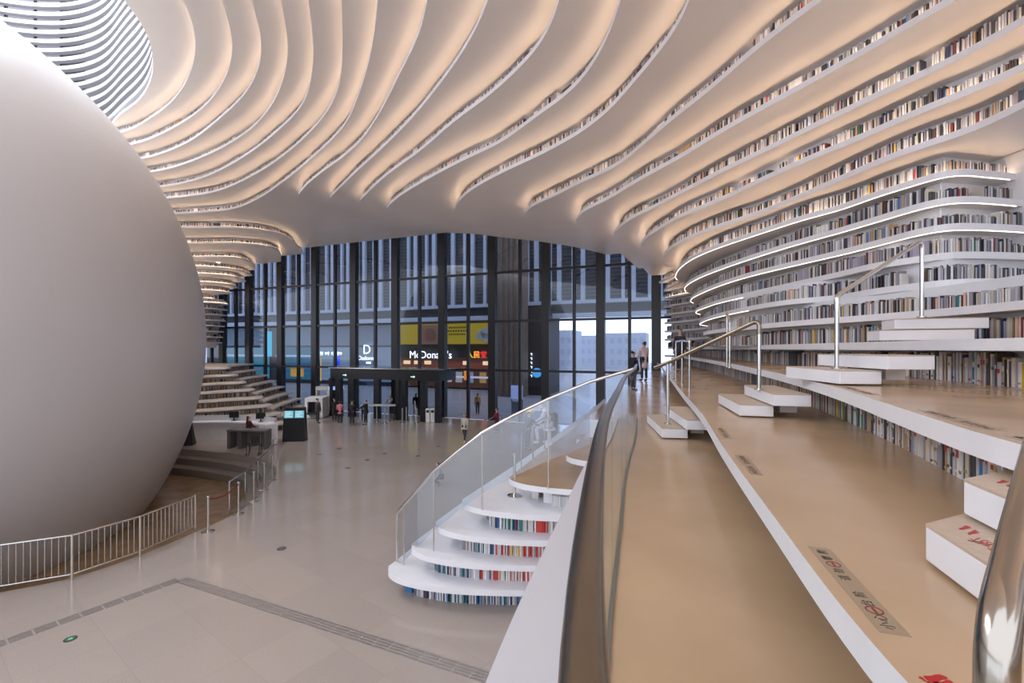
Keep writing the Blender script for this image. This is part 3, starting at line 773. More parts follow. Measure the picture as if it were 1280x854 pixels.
# handrails
A0, A1 = (2.55, 7.33, 4.167), (3.42, 6.2, 4.833)
p1t, p2t = (2.55, 7.33, 5.17), (3.42, 6.2, 5.80)
post_rail('handrail', 'bronze handrail climbing from the walkway steps to the middle steps', [(2.55, 7.33, 4.167, 5.15), (3.42, 6.2, 4.833, 5.74)],
          [(2.40, 7.53, 5.08), p1t] + bend(p1t, p2t, (3.42, 6.2, 5.4), .1) + [(3.42, 6.2, 5.6)], .03, 'bronze')
q1, q2 = (3.77, 5.2, 6.01), (5.67, 6.2, 6.9)
post_rail('handrail', 'bent steel handrail over the upper white steps in front of the shelves', [(3.77, 5.2, 5.167, 5.9), (5.67, 6.2, 5.833, 6.78)],
          [(3.77, 5.2, 5.85)] + bend((3.77, 5.2, 5.85), q1, q2, .06) + bend(q1, q2, (5.67, 6.2, 6.5), .14) + [(5.67, 6.2, 6.7)], .028)
post_rail('handrail', 'straight steel handrail with three posts far along the tan terrace', [(4.72, 12.9, 4.5, 5.58), (4.25, 11.2, 4.5, 5.58), (3.84, 9.7, 4.5, 5.54)],
          [(4.72, 12.9, 5.6), (4.25, 11.2, 5.6), (3.84, 9.7, 5.56)], .024)
post_rail('handrail', 'short steel handrail on the upper terrace behind the bronze one', [(4.52, 9.3, 5.0, 5.95), (4.75, 9.9, 5.0, 6.2)], [(4.52, 9.3, 5.94), (4.75, 9.9, 6.2)], .024)
post_rail('handrail', 'slim steel handrail on the tan platform behind the glass', [(.22, 10.7, 2.5, 3.35), (.55, 11.8, 2.5, 3.4), (.95, 13.0, 2.5, 3.4)], [(.22, 10.7, 3.36), (.55, 11.8, 3.4), (.95, 13.0, 3.4)], .018)
# the near handrail at the right edge
nb = (.67, .62, 5.015); nt_ = (1.76, 1.424, 5.46)
t = thing('near_handrail', 'thick polished handrail bending down at the lower right, close to the viewer', 'handrail', (.67, .62, 4.0))
path = [(.67, .62, 4.0), (.67, .62, 4.9)] + bend((.67, .62, 4.8), nb, nt_, .085, 9) + [(1.1, .937, 5.191), nt_]
MB().tube(path, .0235, 24).move(-.67, -.62, -4.0).build('rail', [M['nearsteel']], t, smooth=True)
MB().lathe([(.06, 0), (.06, .012), (.03, .03)], seg=20).build('base_flange', [M['steel']], t, smooth=True)
MB().tube([(1.66, 1.35, 5.41), (1.66, 1.35, 4.668)], .02, 12).move(-.67, -.62, -4.0).build('post', [M['steel']], t, smooth=True)

# ------------------------------------------------------------------ fence round the pit
FP = [at_z(-150, 770, 0), at_z(0 - 10, 744, 0), at_z(90, 725, 0), at_z(175, 696, 0), at_z(244, 664, 0)]
FP[0] = (-13.7, 8.35); FP[1] = (-11.7, 9.78)
t = thing('metal_fence', 'low grey metal fence of thin upright bars beside the white globe', 'fence', (FP[2][0], FP[2][1], 0))
ox, oy = FP[2]
fh = 1.04
MB().tube([(x, y, fh) for x, y in FP], .022, 8).move(-ox, -oy, 0).build('top_rail', [M['steel']], t, smooth=True)
MB().tube([(x, y, .13) for x, y in FP], .016, 8).move(-ox, -oy, 0).build('bottom_rail', [M['steel']], t, smooth=True)
for x, y in FP:
    MB().tube([(x, y, 0), (x, y, fh + .03)], .028, 10).move(-ox, -oy, 0).build('post', [M['chrome']], t, smooth=True)
bal = MB().tube([(0, 0, .13), (0, 0, fh)], .009, 6).mesh('baluster', [M['steel']])
for q in resample(FP, .118)[1:-1]:
    o = bpy.data.objects.new('baluster', bal); COL.objects.link(o); o.parent = t; o.location = (q[0] - ox, q[1] - oy, 0)
ring = [at_z(297, 641, 0), at_z(316, 626, 0), at_z(330, 611, 0), at_z(339, 600, 0), at_z(346, 591, 0)]
for (x, y), lab in zip([at_z(260, 665, 0), at_z(298, 643, 0), at_z(317, 627, 0), at_z(330, 613, 0), at_z(340, 601, 0)],
                 ('chrome stanchion next to the end of the low metal fence', 'second chrome stanchion along the pit edge from the metal fence', 'third chrome stanchion along the pit edge from the metal fence',
                  'fourth chrome stanchion along the pit edge from the metal fence', 'chrome stanchion of the pit edge nearest the black kiosk')):
    stanchion(x, y, 0, 1.06, lab, 'stanchions along the pit edge')
P_ = [at_z(297, 643, 0), at_z(316, 627, 0), at_z(331, 610, 0), at_z(345, 591, 0), at_z(349, 577, 0)]
P_ = [(x - .3, y + .05) for x, y in P_]
t = thing('pit_balustrade', 'curved glass balustrade with steel handrail round the sunken pit', 'balustrade', (P_[0][0], P_[0][1], 0))
pc = smooth_curve(P_, .2, .2); ox, oy = P_[0]
MB().tube([(x, y, 1.05) for x, y in pc] + [(pc[-1][0] + .25, pc[-1][1] - .1, 1.0), (pc[-1][0] + .27, pc[-1][1] - .1, .02)], .026, 8).move(-ox, -oy, 0).build('handrail', [M['steel']], t, smooth=True)
MB().wall(pc, .05, 1.0, t=.012).move(-ox, -oy, 0).build('glass_panel', [M['glass']], t)
for x, y in P_: MB().tube([(x, y, 0), (x, y, 1.04)], .022, 8).move(-ox, -oy, 0).build('post', [M['steel']], t, smooth=True)
(xa, ya), (xb, yb) = at_z(260, 665, 0), at_z(298, 643, 0)
rp_ = [(xa + (xb - xa) * s, ya + (yb - ya) * s, .98 - .55 * s * (1 - s)) for s in [i / 12 for i in range(13)]]
tag(MB().tube(rp_, .022, 8).build('barrier_rope', [principled('maroon_rope', (.16, .03, .03), .7)], smooth=True), 'dark red rope hung between the first two chrome stanchions', 'rope')
# ------------------------------------------------------------------ marks on the hall floor
def tactile(x, y, rz, label):
    mb = MB()
    for i in range(4): mb.box(0, -.105 + i * .07, .002, .30, .042, .004)
    o = mb.build('tactile_tile', [M['tactile']]); o.location = (x, y, 0.001); o.rotation_euler = (0, 0, rz); tag(o, label, 'floor tile', 'ribbed guide tiles on the hall floor'); return o
cn = at_z(225, 724, 0)
def ordn(n): return f"{n}{'th' if 10 <= n % 100 <= 20 else {1:'st',2:'nd',3:'rd'}.get(n % 10, 'th')}"
for end, nm in ((at_z(-25, 814, 0), 'globe side'), (at_z(640, 857, 0), 'balcony side')):
    d = Vector(end) - Vector(cn); L = d.length; an = math.atan2(d.y, d.x)
    for i in range(int(L / .335)):
        s = .2 + i * .335; p = Vector(cn) + d / L * s
        tactile(p.x, p.y, an, f'{ordn(i + 1)} ribbed grey guide tile from the corner along the {nm} arm')
x, y = at_z(88, 799, 0)
t = thing('floor_light', 'round green floor marker set beside the guide tiles', 'floor marker', (x, y, 0))
MB().lathe([(.10, 0), (.10, .004), (.07, .006)], seg=24).build('ring', [M['charcoal']], t)
MB().lathe([(.068, .004), (.068, .007)], seg=20).build('disc', [M['green']], t)
mb = MB(); mb.box(0, 0, .008, .07, .02, .002); mb.box(0, 0, .008, .02, .07, .002); mb.build('mark', [principled('mint', (.5, .75, .6), .5)], t)
for i, (px, py) in enumerate(((352, 686), (424, 561), (400, 568), (435, 585), (459, 575), (481, 567), (522, 570), (548, 558))):
    x, y = at_z(px, py, 0)
    t = thing('floor_socket', ['round floor socket cover alone in the middle of the near hall floor', 'floor socket cover nearest the pink coated visitor', 'floor socket cover nearest the black kiosk', 'floor socket cover closest to the viewer on the far floor', 'floor socket cover beyond the closest far one to its right', 'floor socket cover in front of the doorway visitors', 'floor socket cover between the walking woman and the doorway', 'floor socket cover nearest the walking woman'][i],
              'floor socket', (x, y, 0), 0, 'floor sockets in the hall')
    MB().lathe([(.12, 0), (.12, .004), (.09, .006)], seg=20).build('ring', [M['charcoal']], t)
    MB().lathe([(.085, .004), (.085, .007)], seg=20).build('lid', [M['steel'] if i == 0 else M['charcoal']], t)
# ------------------------------------------------------------------ stickers on the terraces
def place_on(parent, pieces, o, ux, uy, z):
    """flat pieces given as plan polygons in (u, v)"""
    for nm, polys, mat, h in pieces:
        mb = MB()
        for pl in polys: mb.prism([(o[0] + u * ux[0] + v * uy[0] - parent.location.x, o[1] + u * ux[1] + v * uy[1] - parent.location.y) for u, v in pl], z - parent.location.z, z + h - parent.location.z)
        mb.build(nm, [mat], parent)
def flat_text(s, size, mat, parent, p, ang, z, name='lettering', sx=1.0):
    o = text(s, size, mat, parent, (p[0] - parent.location.x, p[1] - parent.location.y, z - parent.location.z), (0, 0, ang), name, .0004, 'CENTER', sx); return o
def circle(cu, cv, r0, r1, n=28):
    out = []
    for i in range(n):
        a, b = 2 * PI * i / n, 2 * PI * (i + 1) / n
        out.append([(cu + r0 * math.cos(a), cv + r0 * math.sin(a)), (cu + r1 * math.cos(a), cv + r1 * math.sin(a)), (cu + r1 * math.cos(b), cv + r1 * math.sin(b)), (cu + r0 * math.cos(b), cv + r0 * math.sin(b))])
    return out
def strip_sign(label, pa, pb, z, wd, rich=True):
    """a warning strip from pa to pb, along the lip of a terrace; wd across, away from the lip"""
    a, b = Vector(pa), Vector(pb); d = (b - a); L = d.length; d /= L; n = Vector((-d.y, d.x))
    if n.x < 0: n = -n
    t = thing('warning_strip', label, 'floor sticker', (a.x, a.y, z), 0, 'warning strips along the terrace lips')
    place_on(t, [('backing', [[(0, 0), (L, 0), (L, wd), (0, wd)]], M['sticker'], .0012)], a, d, n, z)
    ang = math.atan2(n.y, n.x) + PI / 2
    chars = '小心请勿攀'; word2 = '禁止⊘攀爬'
    zz = z + .0016
    for k, (ch, f) in enumerate(zip(('小', '心', None, '台', '阶', '请', '勿', None, '攀', '爬'), (.07, .14, .21, .28, .37, .56, .65, .74, .83, .92))):
        c = a + d * (L * f) + n * (wd * .5)
        if ch: flat_text(ch, wd * .5, M['ink'] if rich else M['ink'], t, c, ang, zz)
        else:
            mt = M['darkred']
            place_on(t, [('no_entry_mark', circle(L * f, wd * .5, wd * .25, wd * .31) + [[(L * f - wd * .2, wd * .45), (L * f + wd * .2, wd * .45), (L * f + wd * .2, wd * .55), (L * f - wd * .2, wd * .55)]], mt, .0008)], a, d, n, z + .0012)
    return t
def on_lip(e, y0, y1, inset):
    q = offset(e, inset, True); f = lambda y: (float(np.interp(y, q[:, 1], q[:, 0])), y)
    return f(y0), f(y1)
a, b = on_lip(eB, 1.42, 2.04, .05)
strip_sign('brown warning strip with black lettering near the viewer on the tan terrace', a, b, ZB_, .085)
a, b = on_lip(eB, 3.2, 3.78, .05)
strip_sign('brown warning strip further along the lip of the tan terrace, behind the near one', a, b, ZB_, .085)
a, b = on_lip(eB, 4.5, 5.1, .05)
strip_sign('third brown warning strip along the lip of the tan terrace, level with the middle steps', a, b, ZB_, .085)
a, b = on_lip(eC, 2.2, 2.9, .06)
strip_sign('brown warning strip on the upper terrace lip above the near book row', a, b, ZC, .09)
a, b = on_lip(eC, 3.9, 4.7, .06)
strip_sign('brown warning strip on the upper terrace lip in front of the upper steps', a, b, ZC, .09)
a, b = on_lip(eC, 1.75, 2.05, .06)
strip_sign('short brown warning strip on the upper terrace lip beside the near handrail', a, b, ZC, .09)

def foot_polys(cu, cv, ang, L, mirror=1):
    out = []; c, s = math.cos(ang), math.sin(ang)
    def tr(pts): return [(cu + u * c - v * s * mirror, cv + u * s + v * c * mirror) for u, v in pts]
    sole = [(-.50, .10), (-.46, .0), (-.38, -.09), (-.2, -.12), (0, -.10), (.15, -.15), (.28, -.17), (.36, -.08), (.37, .08), (.30, .2), (.15, .22), (0, .15), (-.2, .13), (-.38, .16)]
    out.append(tr([(u * L, v * L) for u, v in sole]))
    for u, v, r in ((.47, -.12, .075), (.49, .0, .055), (.47, .09, .05), (.43, .17, .045), (.37, .24, .04)):
        out.append(tr([((u + r * math.cos(k * PI / 5)) * L, (v + r * math.sin(k * PI / 5)) * L) for k in range(10)]))
    return out
# red footprints and lettering on the near flight
for j, (o, d, n, wd, ln) in enumerate(f_near):
    z = o.z + .0005; far = o + d * ln
    t = thing('step_sticker', ('red footprints and careful-step lettering on the lower near white step', 'red footprints and careful-step lettering on the higher near white step')[j], 'sticker', (far.x, far.y, o.z), 0, 'stickers on the near steps')
    ux, uy = (-d.x, -d.y), (n.x, n.y)
    place_on(t, [('footprint', foot_polys(.115, .16, PI / 2, .07), M['red'], .0008)], far, ux, uy, z)
    place_on(t, [('footprint', foot_polys(.16, .16, PI / 2, .07, -1), M['red'], .0008)], far, ux, uy, z)
    ang = math.atan2(n.y, n.x) + PI / 2
    for k, ch in enumerate('阶台心小'):
        c = far - d * (.235 + k * .085) + n * .14
        flat_text(ch, .07, M['red'] if j == 0 else M['darkred'], t, (c.x, c.y), ang, z)
    c = far - d * .38 + n * .20
    flat_text('MIND THE STEP', .04, M['darkred'], t, (c.x, c.y), ang, z)
t = thing('footprint_sticker', 'red bare footprint on the tan terrace at the bottom edge of the photo', 'sticker', (1.13, 1.23, ZB_))
X, Y = at_z(1168, 848, ZB_); X2, Y2 = at_z(1180, 857, ZB_)
place_on(t, [('footprint', foot_polys(0, 0, 0, .075), M['red'], .0008)], (X, Y), (-.96, -.25), (.25, -.96), ZB_ + .0005)
place_on(t, [('footprint', foot_polys(0, 0, 0, .075, -1), M['red'], .0008)], (X2, Y2), (-.96, -.25), (.25, -.96), ZB_ + .0005)
# ------------------------------------------------------------------ books
PAL = [  # name, colour, weight on the upper tiers
 ('white', (.72, .71, .70), 15), ('cream', (.62, .56, .46), 12), ('pale grey', (.50, .50, .53), 13), ('grey', (.27, .27, .29), 12), ('charcoal', (.06, .06, .07), 17),
 ('black', (.02, .02, .025), 9), ('dark brown', (.09, .05, .035), 7), ('tan', (.40, .27, .15), 6), ('maroon', (.20, .035, .035), 4), ('red', (.60, .05, .04), 2),
 ('salmon', (.72, .36, .25), 1.5), ('navy', (.03, .05, .14), 3), ('blue', (.04, .20, .45), 1.2), ('teal', (.02, .20, .22), 1.5), ('yellow', (.75, .48, .03), .8), ('green', (.03, .22, .13), .8), ('lilac grey', (.36, .33, .40), 7)]
PN = [p[0] for p in PAL]
def pick(rng, over=None):
    w = over or [p[2] for p in PAL]
    return rng.choices(range(len(PAL)), w)[0]
W_RED = [42, 3, 8, 0, 0, 0, 0, 0, 2, 30, 4, 0, 0, 0, 4, 0, 5]
W_BLUE = [26, 2, 16, 8, 5, 2, 0, 0, 2, 0, 2, 14, 8, 12, 0, 1, 8]
W_NEAR = [14, 16, 12, 9, 9, 3, 9, 10, 4, .6, 1.5, 4, 1.2, 2.5, 1.5, 1.5, 8]
W_ROWB = [14, 18, 12, 10, 11, 6, 9, 9, 3, .2, 1, 1.5, .2, .3, .6, .2, 10]
W_MID = [20, 9, 18, 12, 17, 8, 7, 4, 2.5, .5, 1.6, 2, .7, .7, .3, .2, 12]
specs = []
def project(x, y, z):
    if y < .2: return None
    return HX + FOC * x / y, HY - FOC * (z - EYE) / y
def row(curve, z, hmax, rng, name, weights=None, gap=.05, run=(.5, 2.2), hrange=(.18, .29), depth=.16, th=(.014, .042), wfun=None, lo=None):
    """stand books along a plan curve, spines on the curve, in runs with the odd gap"""
    c = resample(curve, .02); n, t = normals(c); i = 0; idx = 0; L = len(c)
    left = 0; base = .24; tilt = 0
    while i < L - 3:
        if left <= 0:
            left = rng.uniform(*run); base = rng.uniform(*hrange)
            if rng.random() < gap * 6: i += int(rng.uniform(.05, .35) / .02); 
            col0 = pick(rng, wfun(c[min(i, L - 1)]) if wfun else weights); series = rng.random() < .14 and col0 in (0, 1, 2, 4, 7, 16); left = min(left, .38) if series else left; sth = rng.uniform(*th)
            if i >= L - 3: break
        thick = sth if series else rng.uniform(*th)
        k = min(L - 1, int(i + thick / .04))
        x, y = c[k]; nx, ny = n[k]
        h = min(hmax - .02, base * (1 if series else rng.uniform(.86, 1.12)))
        p = project(x, y, z + h / 2)
        if p and -60 < p[0] < 1340 and -60 < p[1] < 920:
            col = col0 if series else pick(rng, wfun((x, y)) if wfun else weights)
            specs.append([x, y, z, math.atan2(ny, nx) - PI / 2, thick * .9, depth * rng.uniform(.85, 1.05), h, col, name, idx, (FOC / y) ** 2 * thick * h * (1 if 0 < p[0] < 1280 and 0 < p[1] < 854 else .05), p]); idx += 1
        i += max(1, int(round(thick / .02))); left -= thick
rb = random.Random(11)
# rows that come closest to the viewer
row(offset(eC, .40), ZB_, .38, rb, 'under the upper terrace lip', W_ROWB, .03, hrange=(.25, .34), th=(.02, .055))
row(offset(eD, .40), ZC, .38, rb, 'under the eye-level terrace lip', W_NEAR, .05, hrange=(.26, .34), th=(.02, .06))
row(offset(eB, .40), ZA, .38, rb, 'under the lowest terrace lip', W_MID, .1)
row(offset(tiers[0][0][1], .40)[:], ZD, .38, rb, 'on the terrace at eye level', W_MID, .03, hrange=(.24, .33), th=(.02, .05)) if False else None
row(offset(tiers[1][0][1], .22), ZD, .38, rb, 'standing on the eye-level terrace', W_NEAR, .04, hrange=(.24, .33), th=(.018, .05))
nmr = {1: 'in the first', 2: 'in the second', 3: 'in the third', 4: 'in the fourth', 5: 'in the fifth', 6: 'in the sixth'}
for k in sorted(tiers):
    if k == 0: continue
    for side, c in tiers[k]:
        if k == 24: continue
        if side == 'L' and k < 7: pass
        g = .03 if side == 'R' and k < 8 else .06
        row(offset(c, .15), zb(k) + THK, .41, rb, (nmr.get(k, 'in a high') + ' shelf row above the eye-level terrace') if side == 'R' else 'on a high tier', W_MID, g, th=(.016, .045))
# rows on the steps that go down to the hall
ORD = ['bottom', 'second', 'third', 'fourth', 'fifth', 'sixth', 'top']
for k in range(1, 8):
    xt = TIP[k]
    bf = np.array([q for q in offset(front[k], -.36) if q[0] > xt + .55 and q[0] < 3.2])
    # runs left to right, spines towards the viewer: turn the run so that 'outward' is away from the viewer
    split = xt + (2.2 if k == 1 else 1.35 if k < 5 else .4)
    def wf(p, s=split, k=k): return W_BLUE if (p[0] < s or k == 1) else (W_RED if k < 5 else W_MID)
    row(bf[::-1] if normals(bf)[0][0][1] < 0 else bf, .5 * (k - 1), .38, rb, f'in the {ORD[k-1]} row of the white steps', None, .07, hrange=(.22, .29), th=(.022, .05), wfun=wf)
    lc = [(xt, 10.1)] + FAR[k]
    row(offset(cut_at_facade(smooth_curve(lc, .2, .3)), .45), .5 * (k - 1), .38, rb, 'beside the steps', W_BLUE, .1)
for k, c in FAR_T.items():
    row(offset(c, .34), .5 * (k - 1), .36, rb, 'on the far terraces', W_MID, .12)
# the 300 that show largest stand as books of their own
specs.sort(key=lambda s: -s[10])
near, rest = specs[:300], specs[300:]
def book_mesh():
    mb = MB(); w = .5
    # boards and rounded spine, seen from above, then lifted
    arc = [(-.5, .06), (-.42, .02), (-.2, 0), (.2, 0), (.42, .02), (.5, .06)]
    out = arc + [(.5, 1), (.42, 1), (.42, .12), (-.42, .12), (-.42, 1), (-.5, 1)]
    mb.prism(out, 0, 1, 0)
    mb.prism([(-.42, .12), (.42, .12), (.42, .97), (-.42, .97)], .012, .975, 1)
    return mb
M['pages'] = principled('paper', (.70, .66, .58), .8)
covers = []
for nme, colr, _ in PAL: covers.append(principled('cover_' + nme.replace(' ', '_'), colr, .42))
bmesh_ = book_mesh().mesh('book', [covers[0], M['pages']])
lab_me = MB().box(0, -.004, .5, .72, .012, 1).mesh('spine_label', [M['pages']])
band_cols = [principled('label_paper', (.68, .65, .60), .6), principled('label_gold', (.50, .34, .12), .35, .5), principled('label_dark', (.05, .045, .05), .5), principled('label_red', (.45, .05, .05), .5)]
from collections import defaultdict
rows = defaultdict(list)
for s in near: rows[s[8]].append(s)
allrows = defaultdict(list)
for s in specs: allrows[s[8]].append(s)
rank = {}
for nme, ss in allrows.items():
    vis = sorted([s for s in ss if 0 <= s[11][0] <= 1280], key=lambda s: -s[11][0])
    for i, s in enumerate(vis): rank[id(s)] = i + 1
    for s in ss: rank.setdefault(id(s), len(vis) + 1)
seen_lab = set(); rl_ = random.Random(5)
for s in near:
    x, y, z, rz, th, dp, h, ci, nme, idx, ar, p = s
    o = bpy.data.objects.new('book', bmesh_); COL.objects.link(o)
    o.location = (x, y, z + .001); o.rotation_euler = (0, 0, rz); o.scale = (th, dp, h)
    o.material_slots[0].link = 'OBJECT'; o.material_slots[0].material = covers[ci]
    thick = 'thick' if th > .044 else ('thin' if th < .026 else 'upright')
    lab = f"{PN[ci]} book, {ordn(rank[id(s)])} from the right {nme}"
    seen_lab.add(lab)
    tag(o, lab, 'book', 'books ' + nme)
    if ar > 130 and rl_.random() < .75:
        for a, hh in ([(rl_.uniform(.55, .75), rl_.uniform(.08, .2))] + ([(rl_.uniform(.08, .2), .07)] if rl_.random() < .5 else [])):
            l = bpy.data.objects.new('spine_label', lab_me); COL.objects.link(l); l.parent = o
            l.location = (0, 0, a); l.scale = (1, 1, hh); l.location.z = a - hh / 2
            mt = rl_.choice(band_cols); l.material_slots[0].link = 'OBJECT'; l.material_slots[0].material = mt
# all the others, far off
nv = len(rest); V = np.zeros((nv * 8, 3), np.float32); F = np.zeros((nv * 5, 4), np.int32); CC = np.zeros((nv * 20, 4), np.float32)
S = np.array([[s[0], s[1], s[2], s[3], s[4], s[5], s[6], s[7]] for s in rest])
pal = np.array([p[1] for p in PAL]); c, sn = np.cos(S[:, 3]), np.sin(S[:, 3])
corn = [(-.5, 0), (.5, 0), (.5, 1), (-.5, 1)]
for j, (a, b) in enumerate(corn):
    X = a * S[:, 4]; Y = b * S[:, 5]
    for zz in (0, 1):
        V[j + 4 * zz::8, 0] = S[:, 0] + X * c - Y * sn; V[j + 4 * zz::8, 1] = S[:, 1] + X * sn + Y * c; V[j + 4 * zz::8, 2] = S[:, 2] + zz * S[:, 6]
base = np.arange(nv) * 8
for q, f in enumerate(((0, 1, 5, 4), (1, 2, 6, 5), (3, 0, 4, 7), (4, 5, 6, 7), (3, 2, 1, 0))):
    for j in range(4): F[q::5, j] = base + f[j]
me = bpy.data.meshes.new('books'); me.from_pydata(V.tolist(), [], F.tolist())
colr = pal[S[:, 7].astype(int)] * np.random.RandomState(3).uniform(.75, 1.15, (nv, 1))
att = me.color_attributes.new('cover', 'FLOAT_COLOR', 'CORNER')
full = np.ones((nv, 20, 4), np.float32); full[:, :, :3] = np.clip(colr, 0, 1)[:, None, :]
att.data.foreach_set('color', full.ravel())
mt = principled('covers', (.5, .5, .5), .5); nt = mt.node_tree; a = nt.nodes.new('ShaderNodeAttribute'); a.attribute_name = 'cover'
nt.links.new(a.outputs['Color'], nt.nodes['Principled BSDF'].inputs['Base Color']); me.materials.append(mt)
o = bpy.data.objects.new('shelved_books', me); COL.objects.link(o)
tag(o, 'rows of small books on all the curved tiers and far terraces', 'books', None, 'stuff')
print('BOOKS', len(specs), 'near area', near[-1][10], {k: len(v) for k, v in rows.items()})
# ------------------------------------------------------------------ people
MATC = {}
def cmat(c, rough=.7):
    k = (tuple(round(x, 3) for x in c), rough)
    if k not in MATC: MATC[k] = principled('cloth', c, rough)
    return MATC[k]
def skin_mesh(name, verts, edges, radii, mat, sub=1, root=0):
    me = bpy.data.meshes.new(name); me.from_pydata([tuple(v) for v in verts], edges, []); o = bpy.data.objects.new(name, me); COL.objects.link(o)
    o.modifiers.new('s', 'SKIN').use_smooth_shade = True
    sl = me.skin_vertices[0] if me.skin_vertices else None
    for i, r in enumerate(radii):
        d = me.skin_vertices[0].data[i]; d.radius = (r, r) if not isinstance(r, tuple) else r; d.use_root = (i == root)
    if sub: 
        m = o.modifiers.new('u', 'SUBSURF'); m.levels = sub; m.render_levels = sub
    dg = bpy.context.evaluated_depsgraph_get(); out = bpy.data.meshes.new_from_object(o.evaluated_get(dg))
    bpy.data.objects.remove(o); bpy.data.meshes.remove(me)
    out.name = name; out.materials.clear(); out.materials.append(mat)
    for p in out.polygons: p.use_smooth = True; p.material_index = 0
    o = bpy.data.objects.new(name, out); COL.objects.link(o); return o
def rotx(v, a): return Vector((v.x, v.y * math.cos(a) - v.z * math.sin(a), v.y * math.sin(a) + v.z * math.cos(a)))
def person(label, loc, face, height=1.68, legs=((0, 0), (0, 0)), arms=((.1, .1), (.1, .1)), lean=0.0, hip=None, coat=(.3, .3, .3), coat_len=.0, trousers=(.03, .03, .035),
           hair=(.015, .012, .01), hair_len=0.0, shoes=(.05, .05, .05), group=None, skin=(.55, .36, .27), head_turn=0.0, look=0.0, extra=None, splay=.0):
    """faces +y before turning; legs = (thigh forward, knee bend), arms = (upper arm forward, elbow bend); angles in radians"""
    k = height / 1.7
    t = thing('person', label, 'person', loc, face, group)
    hz = .93 * k
    V_, E_, Rr = [], [], []
    def v(p, r, par=None):
        V_.append(Vector(p)); Rr.append(r * k); i = len(V_) - 1
        if par is not None: E_.append((par, i))
        return i
    J = {}
    legpts = []
    low = 1e9
    for s, (th, kn) in zip((-1, 1), legs):
        h = Vector((s * .09, 0, 0)) * k
        d = Vector((s * splay, math.sin(th), -math.cos(th))).normalized(); kp = h + d * .43 * k
        d2 = Vector((s * splay * .3, math.sin(th - kn), -math.cos(th - kn))).normalized(); an = kp + d2 * .42 * k
        f = Vector((s * .02, .17, -.05)) * k if kn - th < .6 else Vector((s * .02, .12, -.12)) * k
        legpts.append((h, kp, an, an + f)); low = min(low, an.z - .075 * k)
    hz = -low if hip is None else hip
    P0 = Vector((0, 0, hz))
    def up(p): return rotx(Vector(p) * k, -lean)
    pel = v(P0, .125); ch1 = v(P0 + up((0, 0, .2)), .115, pel); ch = v(P0 + up((0, .0, .40)), .125, ch1); nk0 = v(P0 + up((0, .0, .52)), .06, ch)
    hd = rotx(Vector((0, math.sin(look) * .1, math.cos(look) * .1)) * k, -lean * .5)
    N = V_[nk0]; nk = v(N + hd * .5, .048, nk0); h1 = v(N + hd * 1.25 + Vector((0, .012, 0)), .078, nk); h2 = v(N + hd * 2.0, .09, h1); h3 = v(N + hd * 2.55, .065, h2)
    HC = V_[h2]
    ns = v(HC + Vector((math.sin(-head_turn) * .1, math.cos(head_turn) * .1, -.03)) * k, .014, h2)
    for s, (h, kp, an, toe) in zip((-1, 1), legpts):
        a = v(P0 + h, .088, pel); b = v(P0 + (h + kp) / 2, .075, a); c = v(P0 + kp, .055, b); d = v(P0 + kp * .6 + an * .4, .052, c); e = v(P0 + an, .036, d); v(P0 + toe, .03, e)
    hands = []
    for s, (ua, eb) in zip((-1, 1), arms):
        sh = P0 + up((s * .17, 0, .46)); a = v(sh, .055, ch)
        d = rotx(Vector((s * .16, math.sin(ua), -math.cos(ua))).normalized(), -lean); el = sh + d * .29 * k; b = v(el, .04, a)
        d2 = rotx(Vector((s * (.05 - .35 * (eb > .6)), math.sin(ua + eb), -math.cos(ua + eb))).normalized(), -lean); wr = el + d2 * .25 * k; c = v(wr, .026, b)
        pm = wr + d2 * .075 * k; p = v(pm, .026, c); hands.append((sh, el, wr, pm))
        side = d2.cross(Vector((0, 1, .01))).normalized()
        for q, (w, ln) in enumerate(((-.026, .07), (-.009, .082), (.009, .078), (.026, .062))):
            f1 = v(pm + (side * w + d2 * ln * .55) * k, .0085, p); v(pm + (side * w + d2 * ln + Vector((0, .012, 0))) * k, .0075, f1)
        f1 = v(wr + (side * -.035 + d2 * .05) * k, .01, c); v(wr + (side * -.05 + d2 * .085) * k, .008, f1)
    body = skin_mesh('body', V_, E_, Rr, cmat(skin, .55)); body.parent = t
    # trousers
    T, TE, TR_ = [P0.copy()], [], [.135 * k]
    for h, kp, an, toe in legpts:
        pts = [P0 + h, P0 + (h + kp) / 2, P0 + kp, P0 + kp * .5 + an * .5, P0 + kp * .06 + an * .94]; rr = [.10, .088, .07, .064, .055]; pr = 0
        for p, r in zip(pts, rr): T.append(p); TR_.append(r * k); TE.append((pr, len(T) - 1)); pr = len(T) - 1
    o = skin_mesh('trousers', T, TE, TR_, cmat(trousers)); o.parent = t
    C, CE, CR = [P0 + up((0, 0, .02)), P0 + up((0, 0, .2)), P0 + up((0, 0, .40)), P0 + up((0, 0, .5))], [(0, 1), (1, 2), (2, 3)], [.155 * k, .145 * k, .15 * k, .075 * k]
    if coat_len > 0:
        C.append(P0 + Vector((0, 0, -coat_len * .5)) * k); CR.append(.165 * k); CE.append((0, 4)); C.append(P0 + Vector((0, 0, -coat_len)) * k); CR.append(.185 * k); CE.append((4, 5))
    for sh, el, wr, pm in hands:
        i = len(C); C += [sh, (sh + el) / 2, el, wr]; CR += [.075 * k, .062 * k, .056 * k, .045 * k]; CE += [(2, i), (i, i + 1), (i + 1, i + 2), (i + 2, i + 3)]
    o = skin_mesh('coat', C, CE, CR, cmat(coat)); o.parent = t
    for s, (h, kp, an, toe) in zip((-1, 1), legpts):
        a, b = P0 + an + Vector((0, -.03, -.02)) * k, P0 + toe
        skin_mesh('shoe', [a, (a + b) / 2, b], [(0, 1), (1, 2)], [.045 * k, .045 * k, .036 * k], cmat(shoes, .5)).parent = t
